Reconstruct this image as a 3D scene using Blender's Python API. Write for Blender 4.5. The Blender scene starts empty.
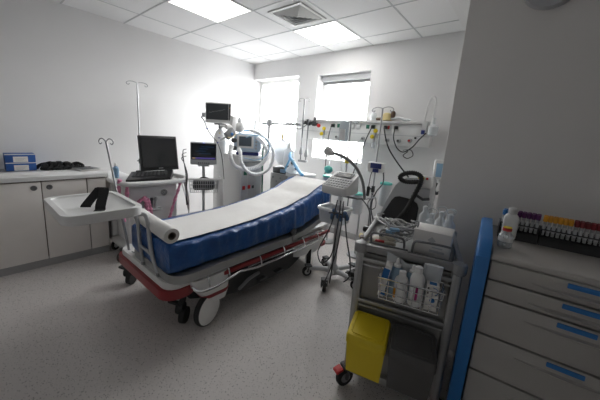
import bpy, bmesh, math, random
from mathutils import Vector, Matrix, noise
R = math.radians
PI = math.pi
random.seed(7)
SC = bpy.context.scene
COL = SC.collection
V = Vector

# ------------------------------------------------------------------ materials
MATS = {}
def mat(name, col, rough=.5, metal=0., spec=.5, bump=0., bscale=40., vary=0., vscale=8., coat=0.):
    if name in MATS: return MATS[name]
    m = bpy.data.materials.new(name); m.use_nodes = True
    nt = m.node_tree; b = nt.nodes['Principled BSDF']
    b.inputs['Base Color'].default_value = (*col, 1)
    b.inputs['Roughness'].default_value = rough
    b.inputs['Metallic'].default_value = metal
    b.inputs['Specular IOR Level'].default_value = spec
    b.inputs['Coat Weight'].default_value = coat
    tc = nt.nodes.new('ShaderNodeTexCoord')
    if vary > 0:
        n = nt.nodes.new('ShaderNodeTexNoise'); n.inputs['Scale'].default_value = vscale
        n.inputs['Detail'].default_value = 4
        r = nt.nodes.new('ShaderNodeValToRGB')
        r.color_ramp.elements[0].position = .3; r.color_ramp.elements[1].position = .7
        r.color_ramp.elements[0].color = (*[c*(1-vary) for c in col], 1)
        r.color_ramp.elements[1].color = (*[min(1, c*(1+vary)) for c in col], 1)
        nt.links.new(tc.outputs['Object'], n.inputs['Vector'])
        nt.links.new(n.outputs['Fac'], r.inputs['Fac'])
        nt.links.new(r.outputs['Color'], b.inputs['Base Color'])
    if bump > 0:
        n2 = nt.nodes.new('ShaderNodeTexNoise'); n2.inputs['Scale'].default_value = bscale
        n2.inputs['Detail'].default_value = 5
        bp = nt.nodes.new('ShaderNodeBump'); bp.inputs['Strength'].default_value = bump
        bp.inputs['Distance'].default_value = .02
        nt.links.new(tc.outputs['Object'], n2.inputs['Vector'])
        nt.links.new(n2.outputs['Fac'], bp.inputs['Height'])
        nt.links.new(bp.outputs['Normal'], b.inputs['Normal'])
    MATS[name] = m
    return m

def clear(name, col=(.95, .97, .98), opacity=.25, rough=.08):
    if name in MATS: return MATS[name]
    m = bpy.data.materials.new(name); m.use_nodes = True
    nt = m.node_tree; nt.nodes.remove(nt.nodes['Principled BSDF'])
    out = nt.nodes['Material Output']
    t = nt.nodes.new('ShaderNodeBsdfTransparent'); t.inputs['Color'].default_value = (*col, 1)
    p = nt.nodes.new('ShaderNodeBsdfPrincipled'); p.inputs['Base Color'].default_value = (*col, 1)
    p.inputs['Roughness'].default_value = rough
    lw = nt.nodes.new('ShaderNodeLayerWeight'); lw.inputs['Blend'].default_value = .35
    ma = nt.nodes.new('ShaderNodeMath'); ma.operation = 'MULTIPLY_ADD'
    ma.inputs[1].default_value = .55; ma.inputs[2].default_value = opacity; ma.use_clamp = True
    mx = nt.nodes.new('ShaderNodeMixShader')
    nt.links.new(lw.outputs['Facing'], ma.inputs[0])
    nt.links.new(ma.outputs[0], mx.inputs['Fac'])
    nt.links.new(t.outputs[0], mx.inputs[1]); nt.links.new(p.outputs[0], mx.inputs[2])
    nt.links.new(mx.outputs[0], out.inputs['Surface'])
    MATS[name] = m
    return m

def emis(name, col, s, base=(.8, .8, .8)):
    if name in MATS: return MATS[name]
    m = mat(name, base, .6)
    b = m.node_tree.nodes['Principled BSDF']
    b.inputs['Emission Color'].default_value = (*col, 1)
    b.inputs['Emission Strength'].default_value = s
    return m

def floor_mat():
    m = bpy.data.materials.new('speckled_vinyl'); m.use_nodes = True
    nt = m.node_tree; b = nt.nodes['Principled BSDF']; N = nt.nodes.new; Lk = nt.links.new
    tc = N('ShaderNodeTexCoord')
    base = (.64, .605, .585)
    prev = None
    n0 = N('ShaderNodeTexNoise'); n0.inputs['Scale'].default_value = 1.5; n0.inputs['Detail'].default_value = 4
    Lk(tc.outputs['Object'], n0.inputs['Vector'])
    r0 = N('ShaderNodeValToRGB'); r0.color_ramp.elements[0].color = (*[c*.94 for c in base], 1); r0.color_ramp.elements[1].color = (*[c*1.05 for c in base], 1)
    Lk(n0.outputs['Fac'], r0.inputs['Fac']); prev = r0.outputs['Color']
    for sc, th, colr in ((72, .25, (.17, .16, .15)), (60, .22, (.72, .69, .665)), (110, .26, (.22, .205, .20))):
        v = N('ShaderNodeTexVoronoi'); v.inputs['Scale'].default_value = sc
        Lk(tc.outputs['Object'], v.inputs['Vector'])
        rr = N('ShaderNodeValToRGB'); rr.color_ramp.elements[0].position = th-.05; rr.color_ramp.elements[1].position = th
        rr.color_ramp.elements[0].color = (1, 1, 1, 1); rr.color_ramp.elements[1].color = (0, 0, 0, 1)
        Lk(v.outputs['Distance'], rr.inputs['Fac'])
        sep = N('ShaderNodeSeparateColor'); Lk(v.outputs['Color'], sep.inputs[0])
        gt = N('ShaderNodeMath'); gt.operation = 'GREATER_THAN'; gt.inputs[1].default_value = .55; Lk(sep.outputs[0], gt.inputs[0])
        ml = N('ShaderNodeMath'); ml.operation = 'MULTIPLY'; Lk(rr.outputs['Color'], ml.inputs[0]); Lk(gt.outputs[0], ml.inputs[1])
        mx = N('ShaderNodeMix'); mx.data_type = 'RGBA'
        Lk(ml.outputs[0], mx.inputs[0]); Lk(prev, mx.inputs[6]); mx.inputs[7].default_value = (*colr, 1)
        prev = mx.outputs[2]
    Lk(prev, b.inputs['Base Color'])
    b.inputs['Roughness'].default_value = .42
    b.inputs['Specular IOR Level'].default_value = .35
    return m

# palette
WALL = mat('wall_paint', (.77, .765, .762), .75, bump=.03, bscale=220, vary=.015, vscale=2)
WALLR = mat('warm_wall_paint', (.76, .74, .718), .75, bump=.03, bscale=220, vary=.015, vscale=2)
CEIL = mat('ceiling_tile', (.80, .80, .80), .85, bump=.08, bscale=300)
GRID = mat('ceiling_bar', (.52, .53, .54), .5)
FLOOR = floor_mat()
LAM = mat('laminate_cream', (.82, .785, .745), .4, vary=.02)
WTOP = mat('worktop_white', (.78, .78, .77), .35)
BROWN = mat('brown_edging', (.12, .07, .045), .5)
PLINTH = mat('plinth_grey', (.42, .42, .42), .5)
WHITE = mat('white_plastic', (.80, .80, .79), .35)
OFFW = mat('offwhite_plastic', (.66, .66, .65), .4)
LGREY = mat('light_grey_plastic', (.50, .51, .52), .4)
MGREY = mat('mid_grey_plastic', (.23, .235, .24), .45)
DGREY = mat('dark_grey_plastic', (.07, .072, .075), .5)
BLACK = mat('black_plastic', (.012, .012, .013), .4)
RUBBER = mat('black_rubber', (.02, .02, .02), .7)
CLOTHB = mat('black_webbing', (.014, .014, .015), .85, bump=.3, bscale=300)
SCREEN = mat('dark_screen', (.008, .009, .012), .18)
SCREENG = mat('grey_screen', (.045, .05, .055), .2)
STEEL = mat('brushed_steel', (.36, .365, .37), .35, metal=1)
CHROME = mat('chrome', (.75, .76, .77), .15, metal=1)
ALU = mat('aluminium', (.40, .405, .405), .42, metal=.85, vary=.04, vscale=20)
DSTEEL = mat('dark_steel', (.20, .205, .21), .4, metal=.7)
RED = mat('red_plastic', (.26, .018, .022), .4)
BRED = mat('bright_red', (.55, .03, .03), .4)
YEL = mat('yellow_plastic', (.72, .54, .012), .42)
ORANGE = mat('orange_plastic', (.75, .34, .02), .4)
GREEN = mat('green_plastic', (.02, .16, .10), .4)
MINT = mat('mint_plastic', (.12, .55, .48), .5)
NAVY = mat('navy_plastic', (.02, .035, .19), .4)
BLUE = mat('blue_plastic', (.022, .17, .47), .38)
CBLUE = mat('carton_blue', (.022, .10, .36), .5)
LBLUE = mat('pale_blue_plastic', (.25, .42, .60), .4)
PINK = mat('pink_wrap', (.85, .30, .46), .55, bump=.5, bscale=60, vary=.35, vscale=30)
PAPER = mat('paper', (.80, .79, .77), .85, bump=.25, bscale=9, vary=.02)
COVER = mat('blue_sheet', (.010, .085, .30), .3, bump=1., bscale=13, vary=.25, vscale=9, spec=.6)
CART = mat('cart_grey', (.41, .395, .372), .38)
CARTT = mat('cart_top', (.46, .44, .415), .2)
TROL = mat('trolley_panel', (.30, .295, .285), .4, metal=.35, vary=.05, vscale=5)
YELTUBE = mat('pale_yellow', (.75, .62, .30), .5)
CARD = mat('white_card', (.78, .76, .73), .7)
CLEAR = clear('clear_plastic')
HAZE = clear('cloudy_plastic', (.88, .91, .93), .5, .25)
TUBEC = clear('corrugated_clear', (.95, .96, .97), .8, .3)
BLUEC = clear('light_blue_tube', (.35, .70, .95), .6, .25)
GLASS = clear('window_glass', (.98, .99, 1.), .02, .02)
PURPLE = mat('purple_cap', (.10, .012, .11), .4)
DRED = mat('dark_red_cap', (.20, .012, .018), .4)
LAMP = emis('lamp_panel', (1, .98, .95), 4.5)
LAMP2 = emis('lamp_panel_dim', (1, .98, .95), 1.8)

# ------------------------------------------------------------------ mesh builder
class MB:
    def __init__(s): s.bm = bmesh.new(); s.mi = 0
    def m(s, i): s.mi = i; return s
    def _take(s, tb, M=None):
        mp = {}
        for v in tb.verts:
            mp[v] = s.bm.verts.new(M @ v.co if M is not None else v.co)
        for f in tb.faces:
            try:
                g = s.bm.faces.new([mp[v] for v in f.verts]); g.material_index = s.mi
            except ValueError: pass
        tb.free()
    def box(s, c, d, bev=0., seg=2, rot=None):
        tb = bmesh.new(); bmesh.ops.create_cube(tb, size=1)
        for v in tb.verts: v.co = V((v.co.x*d[0], v.co.y*d[1], v.co.z*d[2]))
        if bev > 0:
            bmesh.ops.bevel(tb, geom=list(tb.edges), offset=min(bev, min(d)*.49), segments=seg, profile=.5, affect='EDGES', clamp_overlap=True)
        M = Matrix.Translation(V(c))
        if rot is not None: M = M @ rot.to_4x4()
        s._take(tb, M); return s
    def bx(s, x0, x1, y0, y1, z0, z1, bev=0., seg=2):
        return s.box(((x0+x1)/2, (y0+y1)/2, (z0+z1)/2), (abs(x1-x0), abs(y1-y0), abs(z1-z0)), bev, seg)
    def rings(s, rings, cyc=False, caps=True):
        vs = [[s.bm.verts.new(p) for p in r] for r in rings]
        n = len(vs[0]); K = len(vs)
        for i in range(K if cyc else K-1):
            a, b = vs[i], vs[(i+1) % K]
            for j in range(n):
                f = s.bm.faces.new((a[j], a[(j+1) % n], b[(j+1) % n], b[j])); f.material_index = s.mi
        if caps and not cyc:
            for r, fl in ((vs[0], True), (vs[-1], False)):
                f = s.bm.faces.new(list(reversed(r)) if fl else r); f.material_index = s.mi
        return s
    def tube(s, pts, r, n=8, cyc=False, flat=None):
        pts = [V(p) for p in pts]; K = len(pts)
        rr = r if isinstance(r, (list, tuple)) else [r]*K
        T = []
        for i in range(K):
            a = pts[(i-1) % K] if (cyc or i > 0) else pts[i]
            b = pts[(i+1) % K] if (cyc or i < K-1) else pts[i]
            t = b-a
            T.append(t.normalized() if t.length > 1e-9 else V((0, 0, 1)))
        up = V((0, 0, 1)) if abs(T[0].z) < .9 else V((1, 0, 0))
        nx = T[0].cross(up).normalized()
        rings = []
        for i in range(K):
            nx = (nx - T[i]*nx.dot(T[i]))
            nx = nx.normalized() if nx.length > 1e-6 else T[i].orthogonal().normalized()
            ny = T[i].cross(nx)
            fy = flat if flat else 1
            rings.append([pts[i] + (nx*math.cos(2*PI*j/n) + ny*math.sin(2*PI*j/n)*fy)*rr[i] for j in range(n)])
        return s.rings(rings, cyc)
    def cyl(s, p0, p1, r, r1=None, n=14):
        return s.tube([p0, p1], [r, r if r1 is None else r1], n)
    def lathe(s, prof, o, ax=(0, 0, 1), n=18, loop=False):
        ax = V(ax).normalized(); u = ax.orthogonal().normalized(); w = ax.cross(u); o = V(o)
        rings = [[o + ax*z + (u*math.cos(2*PI*j/n) + w*math.sin(2*PI*j/n))*max(r, .0004) for j in range(n)] for r, z in prof]
        return s.rings(rings, cyc=loop)
    def prism(s, poly, f0, f1):
        return s.rings([[V(f0(*p)) for p in poly], [V(f1(*p)) for p in poly]])
    def sheet(s, fn, nu, nv, th=0.):
        g = [[s.bm.verts.new(fn(i/nu, j/nv)) for j in range(nv+1)] for i in range(nu+1)]
        for i in range(nu):
            for j in range(nv):
                f = s.bm.faces.new((g[i][j], g[i+1][j], g[i+1][j+1], g[i][j+1])); f.material_index = s.mi
        if th:
            fs = [f for f in s.bm.faces]
            bmesh.ops.recalc_face_normals(s.bm, faces=fs)
            bmesh.ops.solidify(s.bm, geom=fs, thickness=th)
        return s
    def ball(s, c, r, n=14, sc=(1, 1, 1)):
        tb = bmesh.new(); bmesh.ops.create_uvsphere(tb, u_segments=n, v_segments=max(6, n*2//3), radius=r)
        s._take(tb, Matrix.Translation(V(c)) @ Matrix.Diagonal((*sc, 1))); return s
    def build(s, name, mats, parent=None, world=True, sharp=38):
        bmesh.ops.recalc_face_normals(s.bm, faces=list(s.bm.faces))
        if parent is not None and world:
            root = parent
            while root.parent: root = root.parent
            s.bm.transform(root.matrix_basis.inverted())
        me = bpy.data.meshes.new(name); s.bm.to_mesh(me); s.bm.free()
        for m in (mats if isinstance(mats, (list, tuple)) else [mats]): me.materials.append(m)
        me.shade_smooth(); me.set_sharp_from_angle(angle=R(sharp))
        o = bpy.data.objects.new(name, me); COL.objects.link(o)
        if parent is not None: o.parent = parent
        return o

def smooth(pts, k=6, cyc=False):
    P = [V(p) for p in pts]; n = len(P); out = []
    for i in range(n if cyc else n-1):
        g = lambda j: P[j % n] if cyc else P[max(0, min(n-1, j))]
        a, b, c, d = g(i-1), g(i), g(i+1), g(i+2)
        for q in range(k):
            t = q/k
            out.append(.5*((2*b) + (c-a)*t + (2*a-5*b+4*c-d)*t*t + (3*b-a-3*c+d)*t**3))
    if not cyc: out.append(P[-1])
    return out

def tag(o, label, cat, group=None, kind=None):
    o['label'] = label; o['category'] = cat
    if group: o['group'] = group
    if kind: o['kind'] = kind
    return o
def thing(name, label, cat, loc=(0, 0, 0), rz=0., group=None):
    o = bpy.data.objects.new(name, None); COL.objects.link(o)
    o.empty_display_size = .1
    o.location = loc; o.rotation_euler = (0, 0, rz)
    o.matrix_basis = Matrix.Translation(V(loc)) @ Matrix.Rotation(rz, 4, 'Z')
    return tag(o, label, cat, group)
def struct(name, mb, m, parent=None):
    o = mb.build(name, m, parent)
    if parent is None: o['kind'] = 'structure'
    return o
def dup(root, loc, rz=None, label=None):
    r = root.copy(); COL.objects.link(r)
    r.location = loc
    if rz is not None: r.rotation_euler = (0, 0, rz)
    if label: r['label'] = label
    for ch in list(root.children):
        c = ch.copy(); COL.objects.link(c); c.parent = r
        for g in list(ch.children):
            d = g.copy(); COL.objects.link(d); d.parent = c
    return r
def rect_frame(mb, x0, x1, z0, z1, y0, y1, w):
    mb.bx(x0, x0+w, y0, y1, z0, z1); mb.bx(x1-w, x1, y0, y1, z0, z1)
    mb.bx(x0+w, x1-w, y0, y1, z0, z0+w); mb.bx(x0+w, x1-w, y0, y1, z1-w, z1)
def rounded(x0, x1, y0, y1, r, k=5):
    out = []
    for cx, cy, a in ((x1-r, y1-r, 0), (x0+r, y1-r, 90), (x0+r, y0+r, 180), (x1-r, y0+r, 270)):
        for i in range(k+1):
            t = R(a+90*i/k); out.append((cx+r*math.cos(t), cy+r*math.sin(t)))
    return out
def caster(name, p, r, parent, rz=0., brake=None, hub=LGREY, w=.022):
    """wheel (with tyre and hub) and a fork above it; returns the wheel part"""
    x, y, z = p; d = V((math.cos(rz), math.sin(rz), 0)); c = V((x, y, r))
    b = MB(); b.lathe([(r*.55, -w*.5), (r*.95, -w*.5), (r, -w*.3), (r, w*.3), (r*.95, w*.5), (r*.55, w*.5)], c, d, 20)
    wh = b.build(name, RUBBER, parent)
    h = MB(); h.lathe([(r*.2, -w*.62), (r*.56, -w*.56), (r*.56, w*.56), (r*.2, w*.62)], c, d, 16); h.build('hub', hub, wh)
    f = MB(); t = V((-d.y, d.x, 0))
    for s_ in (-1, 1):
        o = d*(w*.8*s_)
        f.tube([c+o, c+o+V((0, 0, r*.7))+t*.01, c+o*.5+V((0, 0, r*1.25))+t*.02], r*.2, 8)
    f.box(c+V((0, 0, r*1.28))+t*.012, (w*2.2, w*2.2, r*.4), .006, 2, Matrix.Rotation(rz, 3, 'Z'))
    f.build('fork', DGREY, wh)
    if brake:
        q = MB(); q.box(c+V((0, 0, r*1.15))-t*(r*.9), (w*1.7, r*.9, r*.3), .006, 2, Matrix.Rotation(rz, 3, 'Z') @ Matrix.Rotation(R(18), 3, 'X')); q.build('brake_pedal', brake, wh)
    return wh

# ------------------------------------------------------------------ the room
XL, XB, YB, ZC = -4.04, -.43, 3.524, 2.643
YN, XR, YW = -2.2, 2.0, 2.10
b = MB(); b.bx(XL-.3, XR+.15, YN-.15, YB+.3, -.1, 0); struct('floor', b, FLOOR)
b = MB(); b.bx(XL-.15, XL, YN, YB+.3, 0, ZC+.1); struct('wall_left', b, WALL)
W1 = (XL, -2.967, 1.10, 2.37); W2 = (-2.60, -1.745, 1.10, 2.345)
b = MB()
b.bx(XL, XB, YB, YB+.3, 0, 1.10); b.bx(XL, XB, YB, YB+.3, 2.37, ZC+.1)
b.bx(W1[1], W2[0], YB, YB+.3, 1.10, 2.37); b.bx(W2[1], XB, YB, YB+.3, 1.10, 2.37)
b.bx(W2[0], W2[1], YB, YB+.3, 2.345, 2.37)
struct('wall_back', b, WALL)
b = MB(); b.bx(XB, XR, YW, YB+.3, 0, ZC+.1, .004); struct('wall_right', b, WALLR)
b = MB(); b.bx(XR, XR+.15, YN, YW, 0, ZC+.1); struct('wall_east', b, WALL)
b = MB(); b.bx(XL-.15, XR+.15, YN-.15, YN, 0, ZC+.1); struct('wall_near', b, WALL)
TX = [-4.1537+.6*i for i in range(12)]; TY = [.813+.6*i for i in range(-6, 6)]
b = MB(); b.bx(XL-.15, XR+.15, YN-.15, YB+.3, ZC, ZC+.1); ce = struct('ceiling', b, CEIL)
b = MB()
for x in TX:
    if XL < x < -.75 or (-.43 < x < XR): b.bx(x-.007, x+.007, YN, YB if x < -.43 else YW, ZC-.003, ZC+.004)
for y in TY:
    if YN < y < YB: b.bx(XL, -.72, y-.007, y+.007, ZC-.0034, ZC+.004)
    if YN < y < YW: b.bx(-.43, XR, y-.007, y+.007, ZC-.0034, ZC+.004)
b.build('ceiling_grid', GRID, ce)
b = MB(); b.bx(-.72, XB, YN+.4, YB, ZC-.012, ZC); struct('trim_1', b, WALL)
b = MB(); b.bx(XL, XL+.016, YN, YB, 0, .09, .004); struct('baseboard_left', b, PLINTH)
b = MB(); b.bx(XL, XB, YB-.016, YB, 0, .09, .004); struct('baseboard_back', b, PLINTH)

for i, (x0, x1, z0, z1) in enumerate((W1, W2)):
    f = MB(); rect_frame(f, x0+.002, x1-.002, z0+.02, z1-.002, YB+.17, YB+.23, .05)
    fo = struct('window_%d' % (i+1), f, WHITE)
    g = MB(); g.bx(x0+.05, x1-.05, YB+.195, YB+.203, z0+.06, z1-.05); g.build('pane', GLASS, fo)
    g = MB(); g.bx(x0+.004, x1-.004, YB+.0, YB+.23, z0, z0+.02, .004); g.build('sill', WHITE, fo)
    g = MB(); g.bx((x0+x1)/2+.28, (x0+x1)/2+.31, YB+.14, YB+.17, 1.62, 1.78, .008); g.build('window_handle', LGREY, fo)
bl = thing('roller_blind', 'grey roller blind pulled up at the top of the right-hand window', 'blind', (-2.17, YB+.1, 2.25))
b = MB(); b.bx(-2.575, -1.77, YB+.07, YB+.15, 2.255, 2.338, .01); b.build('cassette', LGREY, bl)
b = MB(); b.bx(-2.56, -1.785, YB+.10, YB+.108, 2.225, 2.256); b.cyl((-2.56, YB+.104, 2.222), (-1.785, YB+.104, 2.222), .009); b.build('blind_fabric', MGREY, bl)

# ceiling lights and vent
def light_panel(x0, y0, label, m):
    t = thing('ceiling_light', label, 'ceiling light', (x0+.3, y0+.3, ZC), 0, 'recessed ceiling light panels')
    f = MB(); rect_frame2 = f
    for a in ((x0+.005, x0+.02, y0+.005, y0+.595), (x0+.58, x0+.595, y0+.005, y0+.595), (x0+.02, x0+.58, y0+.005, y0+.02), (x0+.02, x0+.58, y0+.58, y0+.595)):
        f.bx(*a, ZC-.008, ZC-.0005)
    f.build('frame', WHITE, t)
    d = MB(); d.bx(x0+.02, x0+.58, y0+.02, y0+.58, ZC-.005, ZC-.001); d.build('diffuser', m, t)
light_panel(-2.954, 1.413, 'square ceiling light panel nearer the camera, above the stretcher foot, cut by the photo top', LAMP2)
light_panel(-2.354, 2.613, 'bright square ceiling light panel near the right-hand window', LAMP)
vt = thing('ceiling_vent', 'square louvred air vent in the white ceiling between the two light panels', 'vent', (-2.054, 2.313, ZC))
cx, cy = -2.03, 2.32
def sqring(b, o, i, z0, z1):
    b.rings([[(cx+sx*q, cy+sy*q, z) for q, z in ((o, z1), (o-.004, z0), (i, z0), (i, z1))] for sx, sy in ((1, 1), (-1, 1), (-1, -1), (1, -1))], cyc=True)
b = MB(); sqring(b, .215, .185, ZC-.012, ZC-.001); b.build('frame', OFFW, vt)
for k in range(5):
    o = .172-.036*k; b = MB()
    b.rings([[(cx+sx*q, cy+sy*q, z) for q, z in ((o, ZC-.010), (o-.022, ZC-.026), (o-.025, ZC-.024), (o-.003, ZC-.007))] for sx, sy in ((1, 1), (-1, 1), (-1, -1), (1, -1))], cyc=True)
    b.build('louvre', OFFW, vt)
b = MB(); b.bx(cx-.19, cx+.19, cy-.19, cy+.19, ZC-.003, ZC-.0005); b.build('duct', LGREY, vt)

# ------------------------------------------------------------------ cabinets on the left wall
def cabinet(y0, y1, doors, label):
    t = thing('base_cabinet', label, 'cabinet', (-3.74, (y0+y1)/2, 0), 0, 'cream base cabinets along the left wall')
    b = MB(); b.bx(-4.035, -3.462, y0+.001, y1-.001, .10, .862); b.build('carcass', BROWN, t)
    b = MB(); b.bx(-4.0, -3.47, y0+.001, y1-.001, .0, .10); b.build('plinth', PLINTH, t)
    for (a, c, lk) in doors:
        d = MB(); d.bx(-3.46, -3.44, a+.004, c-.004, .085, .855, .002); dr = d.build('door', LAM, t)
        if lk:
            k = MB(); yk = c-.055 if lk > 0 else a+.055
            k.lathe([(.024, 0), (.024, .004), (.015, .006), (.012, .004)], (-3.44, yk, .80), (1, 0, 0), 18); k.build('lock', DSTEEL, dr)
cabinet(.085, .785, ((.085, .435, 1), (.435, .785, -1)), 'cream two-door base cabinet under the blue cartons')
cabinet(.785, .957, ((.785, .957, 0),), 'narrow cream base cabinet at the far end of the worktop')
b = MB(); b.bx(-4.038, -3.42, .06, .975, .866, .908, .004)
tag(b.build('worktop', WTOP), 'white worktop on the cream cabinets along the left wall', 'worktop')
# white unit beyond
t = thing('low_cabinet', 'low white cabinet with round locks beyond the end of the worktop', 'cabinet', (-3.76, 1.24, 0))
b = MB(); b.bx(-4.03, -3.50, .995, 1.255, .10, .845, .012); b.build('body', WHITE, t)
b = MB(); b.bx(-3.498, -3.475, 1.0, 1.25, .11, .84, .008); d = b.build('door', WHITE, t)
for y in (1.045, 1.12):
    k = MB(); k.lathe([(.016, 0), (.016, .008), (.01, .012)], (-3.475, y, .79), (1, 0, 0)); k.build('lock', DGREY, d)
for x in (-3.95, -3.56):
    for y in (1.05, 1.20): caster('wheel', (x, y, 0), .04, t)

# items on worktop
def carton(z, label):
    t = thing('glove_carton', label, 'box', (-3.90, .36, z), R(0), 'blue cartons on the worktop')
    b = MB(); b.bx(-3.99, -3.83, .245, .462, z, z+.083, .002); b.build('box', CBLUE, t)
    l = MB(); l.bx(-3.83, -3.8285, .30, .405, z+.004, z+.058); lab = l.build('label', CARD, t)
    l = MB()
    for k in range(3): l.bx(-3.8285, -3.828, .315, .315+.05+.012*((k*7) % 3), z+.014+.012*k, z+.018+.012*k)
    l.build('print', LGREY, lab)
    l = MB(); l.bx(-3.83, -3.8288, .245, .462, z+.075, z+.083); l.build('edge_strip', CARD, t)
carton(.9115, 'blue carton with white label, lower of the stacked pair on the worktop')
carton(.996, 'blue carton with white label, upper of the stacked pair on the worktop')
t = thing('black_carton', 'narrow dark box left of the stacked blue cartons', 'box', (-3.9, .185, .908))
b = MB(); b.bx(-3.98, -3.84, .15, .205, .9105, 1.075, .004); b.build('box', DGREY, t)
b = MB(); b.bx(-3.84, -3.839, .16, .195, .96, 1.03); b.build('label', LGREY, t)
b = MB()
b.sheet(lambda u, v: V((-3.72+.20*u-.3*0, .12+.44*v, .9090+.0012*math.sin(9*v+3*u))), 4, 12, .0006)
tag(b.build('paper_sheet', PAPER), 'white paper lying on the worktop in front of the blue cartons', 'paper')
# black strap bundle
t = thing('strap_bundle', 'black bundle of straps and buckles on the worktop beside the cartons', 'straps', (-3.86, .68, .908))
for k in range(7):
    b = MB(); y = .52+.045*k; h = .035+.02*(k % 3 == 1)+.015*((k*5) % 3 == 0)
    pts = [(-3.90+.02*math.sin(k), y-.05, .922), (-3.88, y-.03, .92+h*.7), (-3.87-.01*(k % 2), y+.02, .922+h), (-3.83, y+.06, .93+.3*h), (-3.82, y+.02, .922), (-3.86, y-.02, .921)]
    b.tube(smooth(pts, 5), .020, 8, flat=.75); b.build('strap', CLOTHB, t)
for (y, z) in ((.53, .965), (.60, .985), (.645, .99), (.72, .975), (.80, .945)):
    b = MB(); b.box((-3.845, y, z-.012), (.05, .05, .045), .010); b.build('buckle', BLACK, t)
b = MB(); b.tube(smooth([(-3.85, .72, .935), (-3.83, .80, .93), (-3.82, .88, .925), (-3.82, .915, .926)], 5), [.016]*16, 8, flat=.6); b.build('strap', CLOTHB, t)
# magazines
for k, (dz, dx, dy, m, lab) in enumerate(((0, 0, 0, CARD, 'lowest magazine of the small stack at the end of the worktop'), (.007, .01, -.012, LGREY, 'middle magazine of the small stack at the end of the worktop'), (.014, -.004, .006, MGREY, 'top magazine with a grey cover on the small stack at the worktop end'))):
    t = thing('magazine', lab, 'magazine', (-3.73, .86, .9085+dz), R(6+5*k), 'magazines on the worktop')
    b = MB(); b.box((dx, dy, .003), (.20, .19, .0058), .001); b.build('pages', CARD, t, world=False)
    b = MB(); b.box((dx, dy, .0062), (.202, .192, .0008)); c = b.build('cover', m, t, world=False)
    if k == 2:
        b = MB(); b.box((dx+.03, dy-.02, .0068), (.1, .12, .0005)); b.box((dx-.07, dy, .0068), (.03, .15, .0005)); b.build('picture', DGREY, c, world=False)

# ------------------------------------------------------------------ stretcher
bed = thing('hospital_stretcher', 'hospital stretcher with blue-covered mattress and red bumpers in the middle of the room', 'stretcher', (-1.97, 1.75, 0))
def interp(T, y):
    if y <= T[0][0]: return T[0][1]
    for (a, b_), (c, d) in zip(T, T[1:]):
        if y <= c:
            t = (y-a)/(c-a); t = t*t*(3-2*t)*.35+t*.65
            return b_+(d-b_)*t
    return T[-1][1]
ZT = [(.78, .688), (1.05, .682), (1.5, .692), (1.95, .735), (2.28, .805), (2.54, .90), (2.68, .938)]
ZB = [(.78, .474), (1.95, .476), (2.12, .495), (2.46, .575), (2.68, .69)]
MX0, MX1 = -2.285, -1.655
b = MB(); rings = []
NY = 120
for i in range(NY+1):
    y = .785+(2.675-.785)*i/NY
    e = min(1, min(i, NY-i)/2.2); e = .5+.5*math.sqrt(e) if e < 1 else 1
    zt, zb = interp(ZT, y), interp(ZB, y); zm = (zt+zb)/2; ha = (zt-zb)/2
    ring = []
    for (u, w) in rounded(-1, 1, -1, 1, .28, 4):
        x = (MX0+MX1)/2+u*(MX1-MX0)/2*(1 if e == 1 else .985); z = zm+w*ha*(.86+.14*e)
        side = max(0, abs(u)-.8)/.2
        n1 = noise.noise(V((x*9, y*13, z*16)))*.006+noise.noise(V((x*4, y*19+z*22, z*11)))*.007
        x += side*(1 if u > 0 else -1)*(n1*1.9+.006*(w < 0)); z += (n1*.5 if w > .5 else n1*.6)
        ring.append((x, y, z))
    rings.append(ring)
b.rings(rings); bmesh.ops.subdivide_edges(b.bm, edges=[e for e in b.bm.edges if e.calc_length() > .06], cuts=3, use_grid_fill=True); mt = b.build('mattress', COVER, bed, sharp=80)
# platform frame under mattress
b = MB()
pl = rounded(-2.335, -1.60, .785, 2.02, .11, 5)
b.prism(pl, lambda x, y: (x, y, .415), lambda x, y: (x, y, .475))
b.build('platform', ALU, bed)
b = MB(); rings = []
for y in (1.98, 2.15, 2.46, 2.69):
    zb = interp(ZB, y)-.008
    rings.append([(-2.32, y, zb-.05), (-1.615, y, zb-.05), (-1.615, y, zb), (-2.32, y, zb)])
b.rings(rings); b.build('back_section', ALU, bed)
b = MB(); b.bx(-2.29, -1.65, 1.95, 2.66, .40, .45, .01); b.build('head_frame', ALU, bed)
for x in (-2.2, -1.74):
    b = MB(); b.tube([(x, 2.15, .44), (x, 2.5, .57)], .012); b.build('back_strut', CHROME, bed)
# foot end cover
fp = rounded(-2.53, -1.655, .765, 1.02, .09, 5)
b = MB()
b.rings([[V((x, y, .335)) for x, y in fp], [V((x, y, .395+.02*(y > .88))) for x, y in fp], [V((x*.98-.04, .01+y*.99, .414)) for x, y in fp]])
ec = b.build('foot_cover', WHITE, bed)
b = MB()
for cx_ in (-2.36, -1.83):
    b.tube([(cx_+.085*math.cos(R(a)), .885+.085*math.sin(R(a)), .4148+.0) for a in range(-80, 61, 14)], .0045, 6)
b.build('slot', DGREY, ec)
op = rounded(-2.555, -1.645, .742, 1.0, .11, 7); ip = rounded(-2.50, -1.69, .79, .97, .09, 7)
b = MB()
b.rings([[V((x, y, .30)) for x, y in ip], [V((x*.995-.01, y*.99+.01, .292)) for x, y in op], [V((x, y, .315)) for x, y in op], [V((x, y, .362)) for x, y in op], [V((x, y, .375)) for x, y in ip]])
b.build('bumper', RED, bed)
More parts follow.
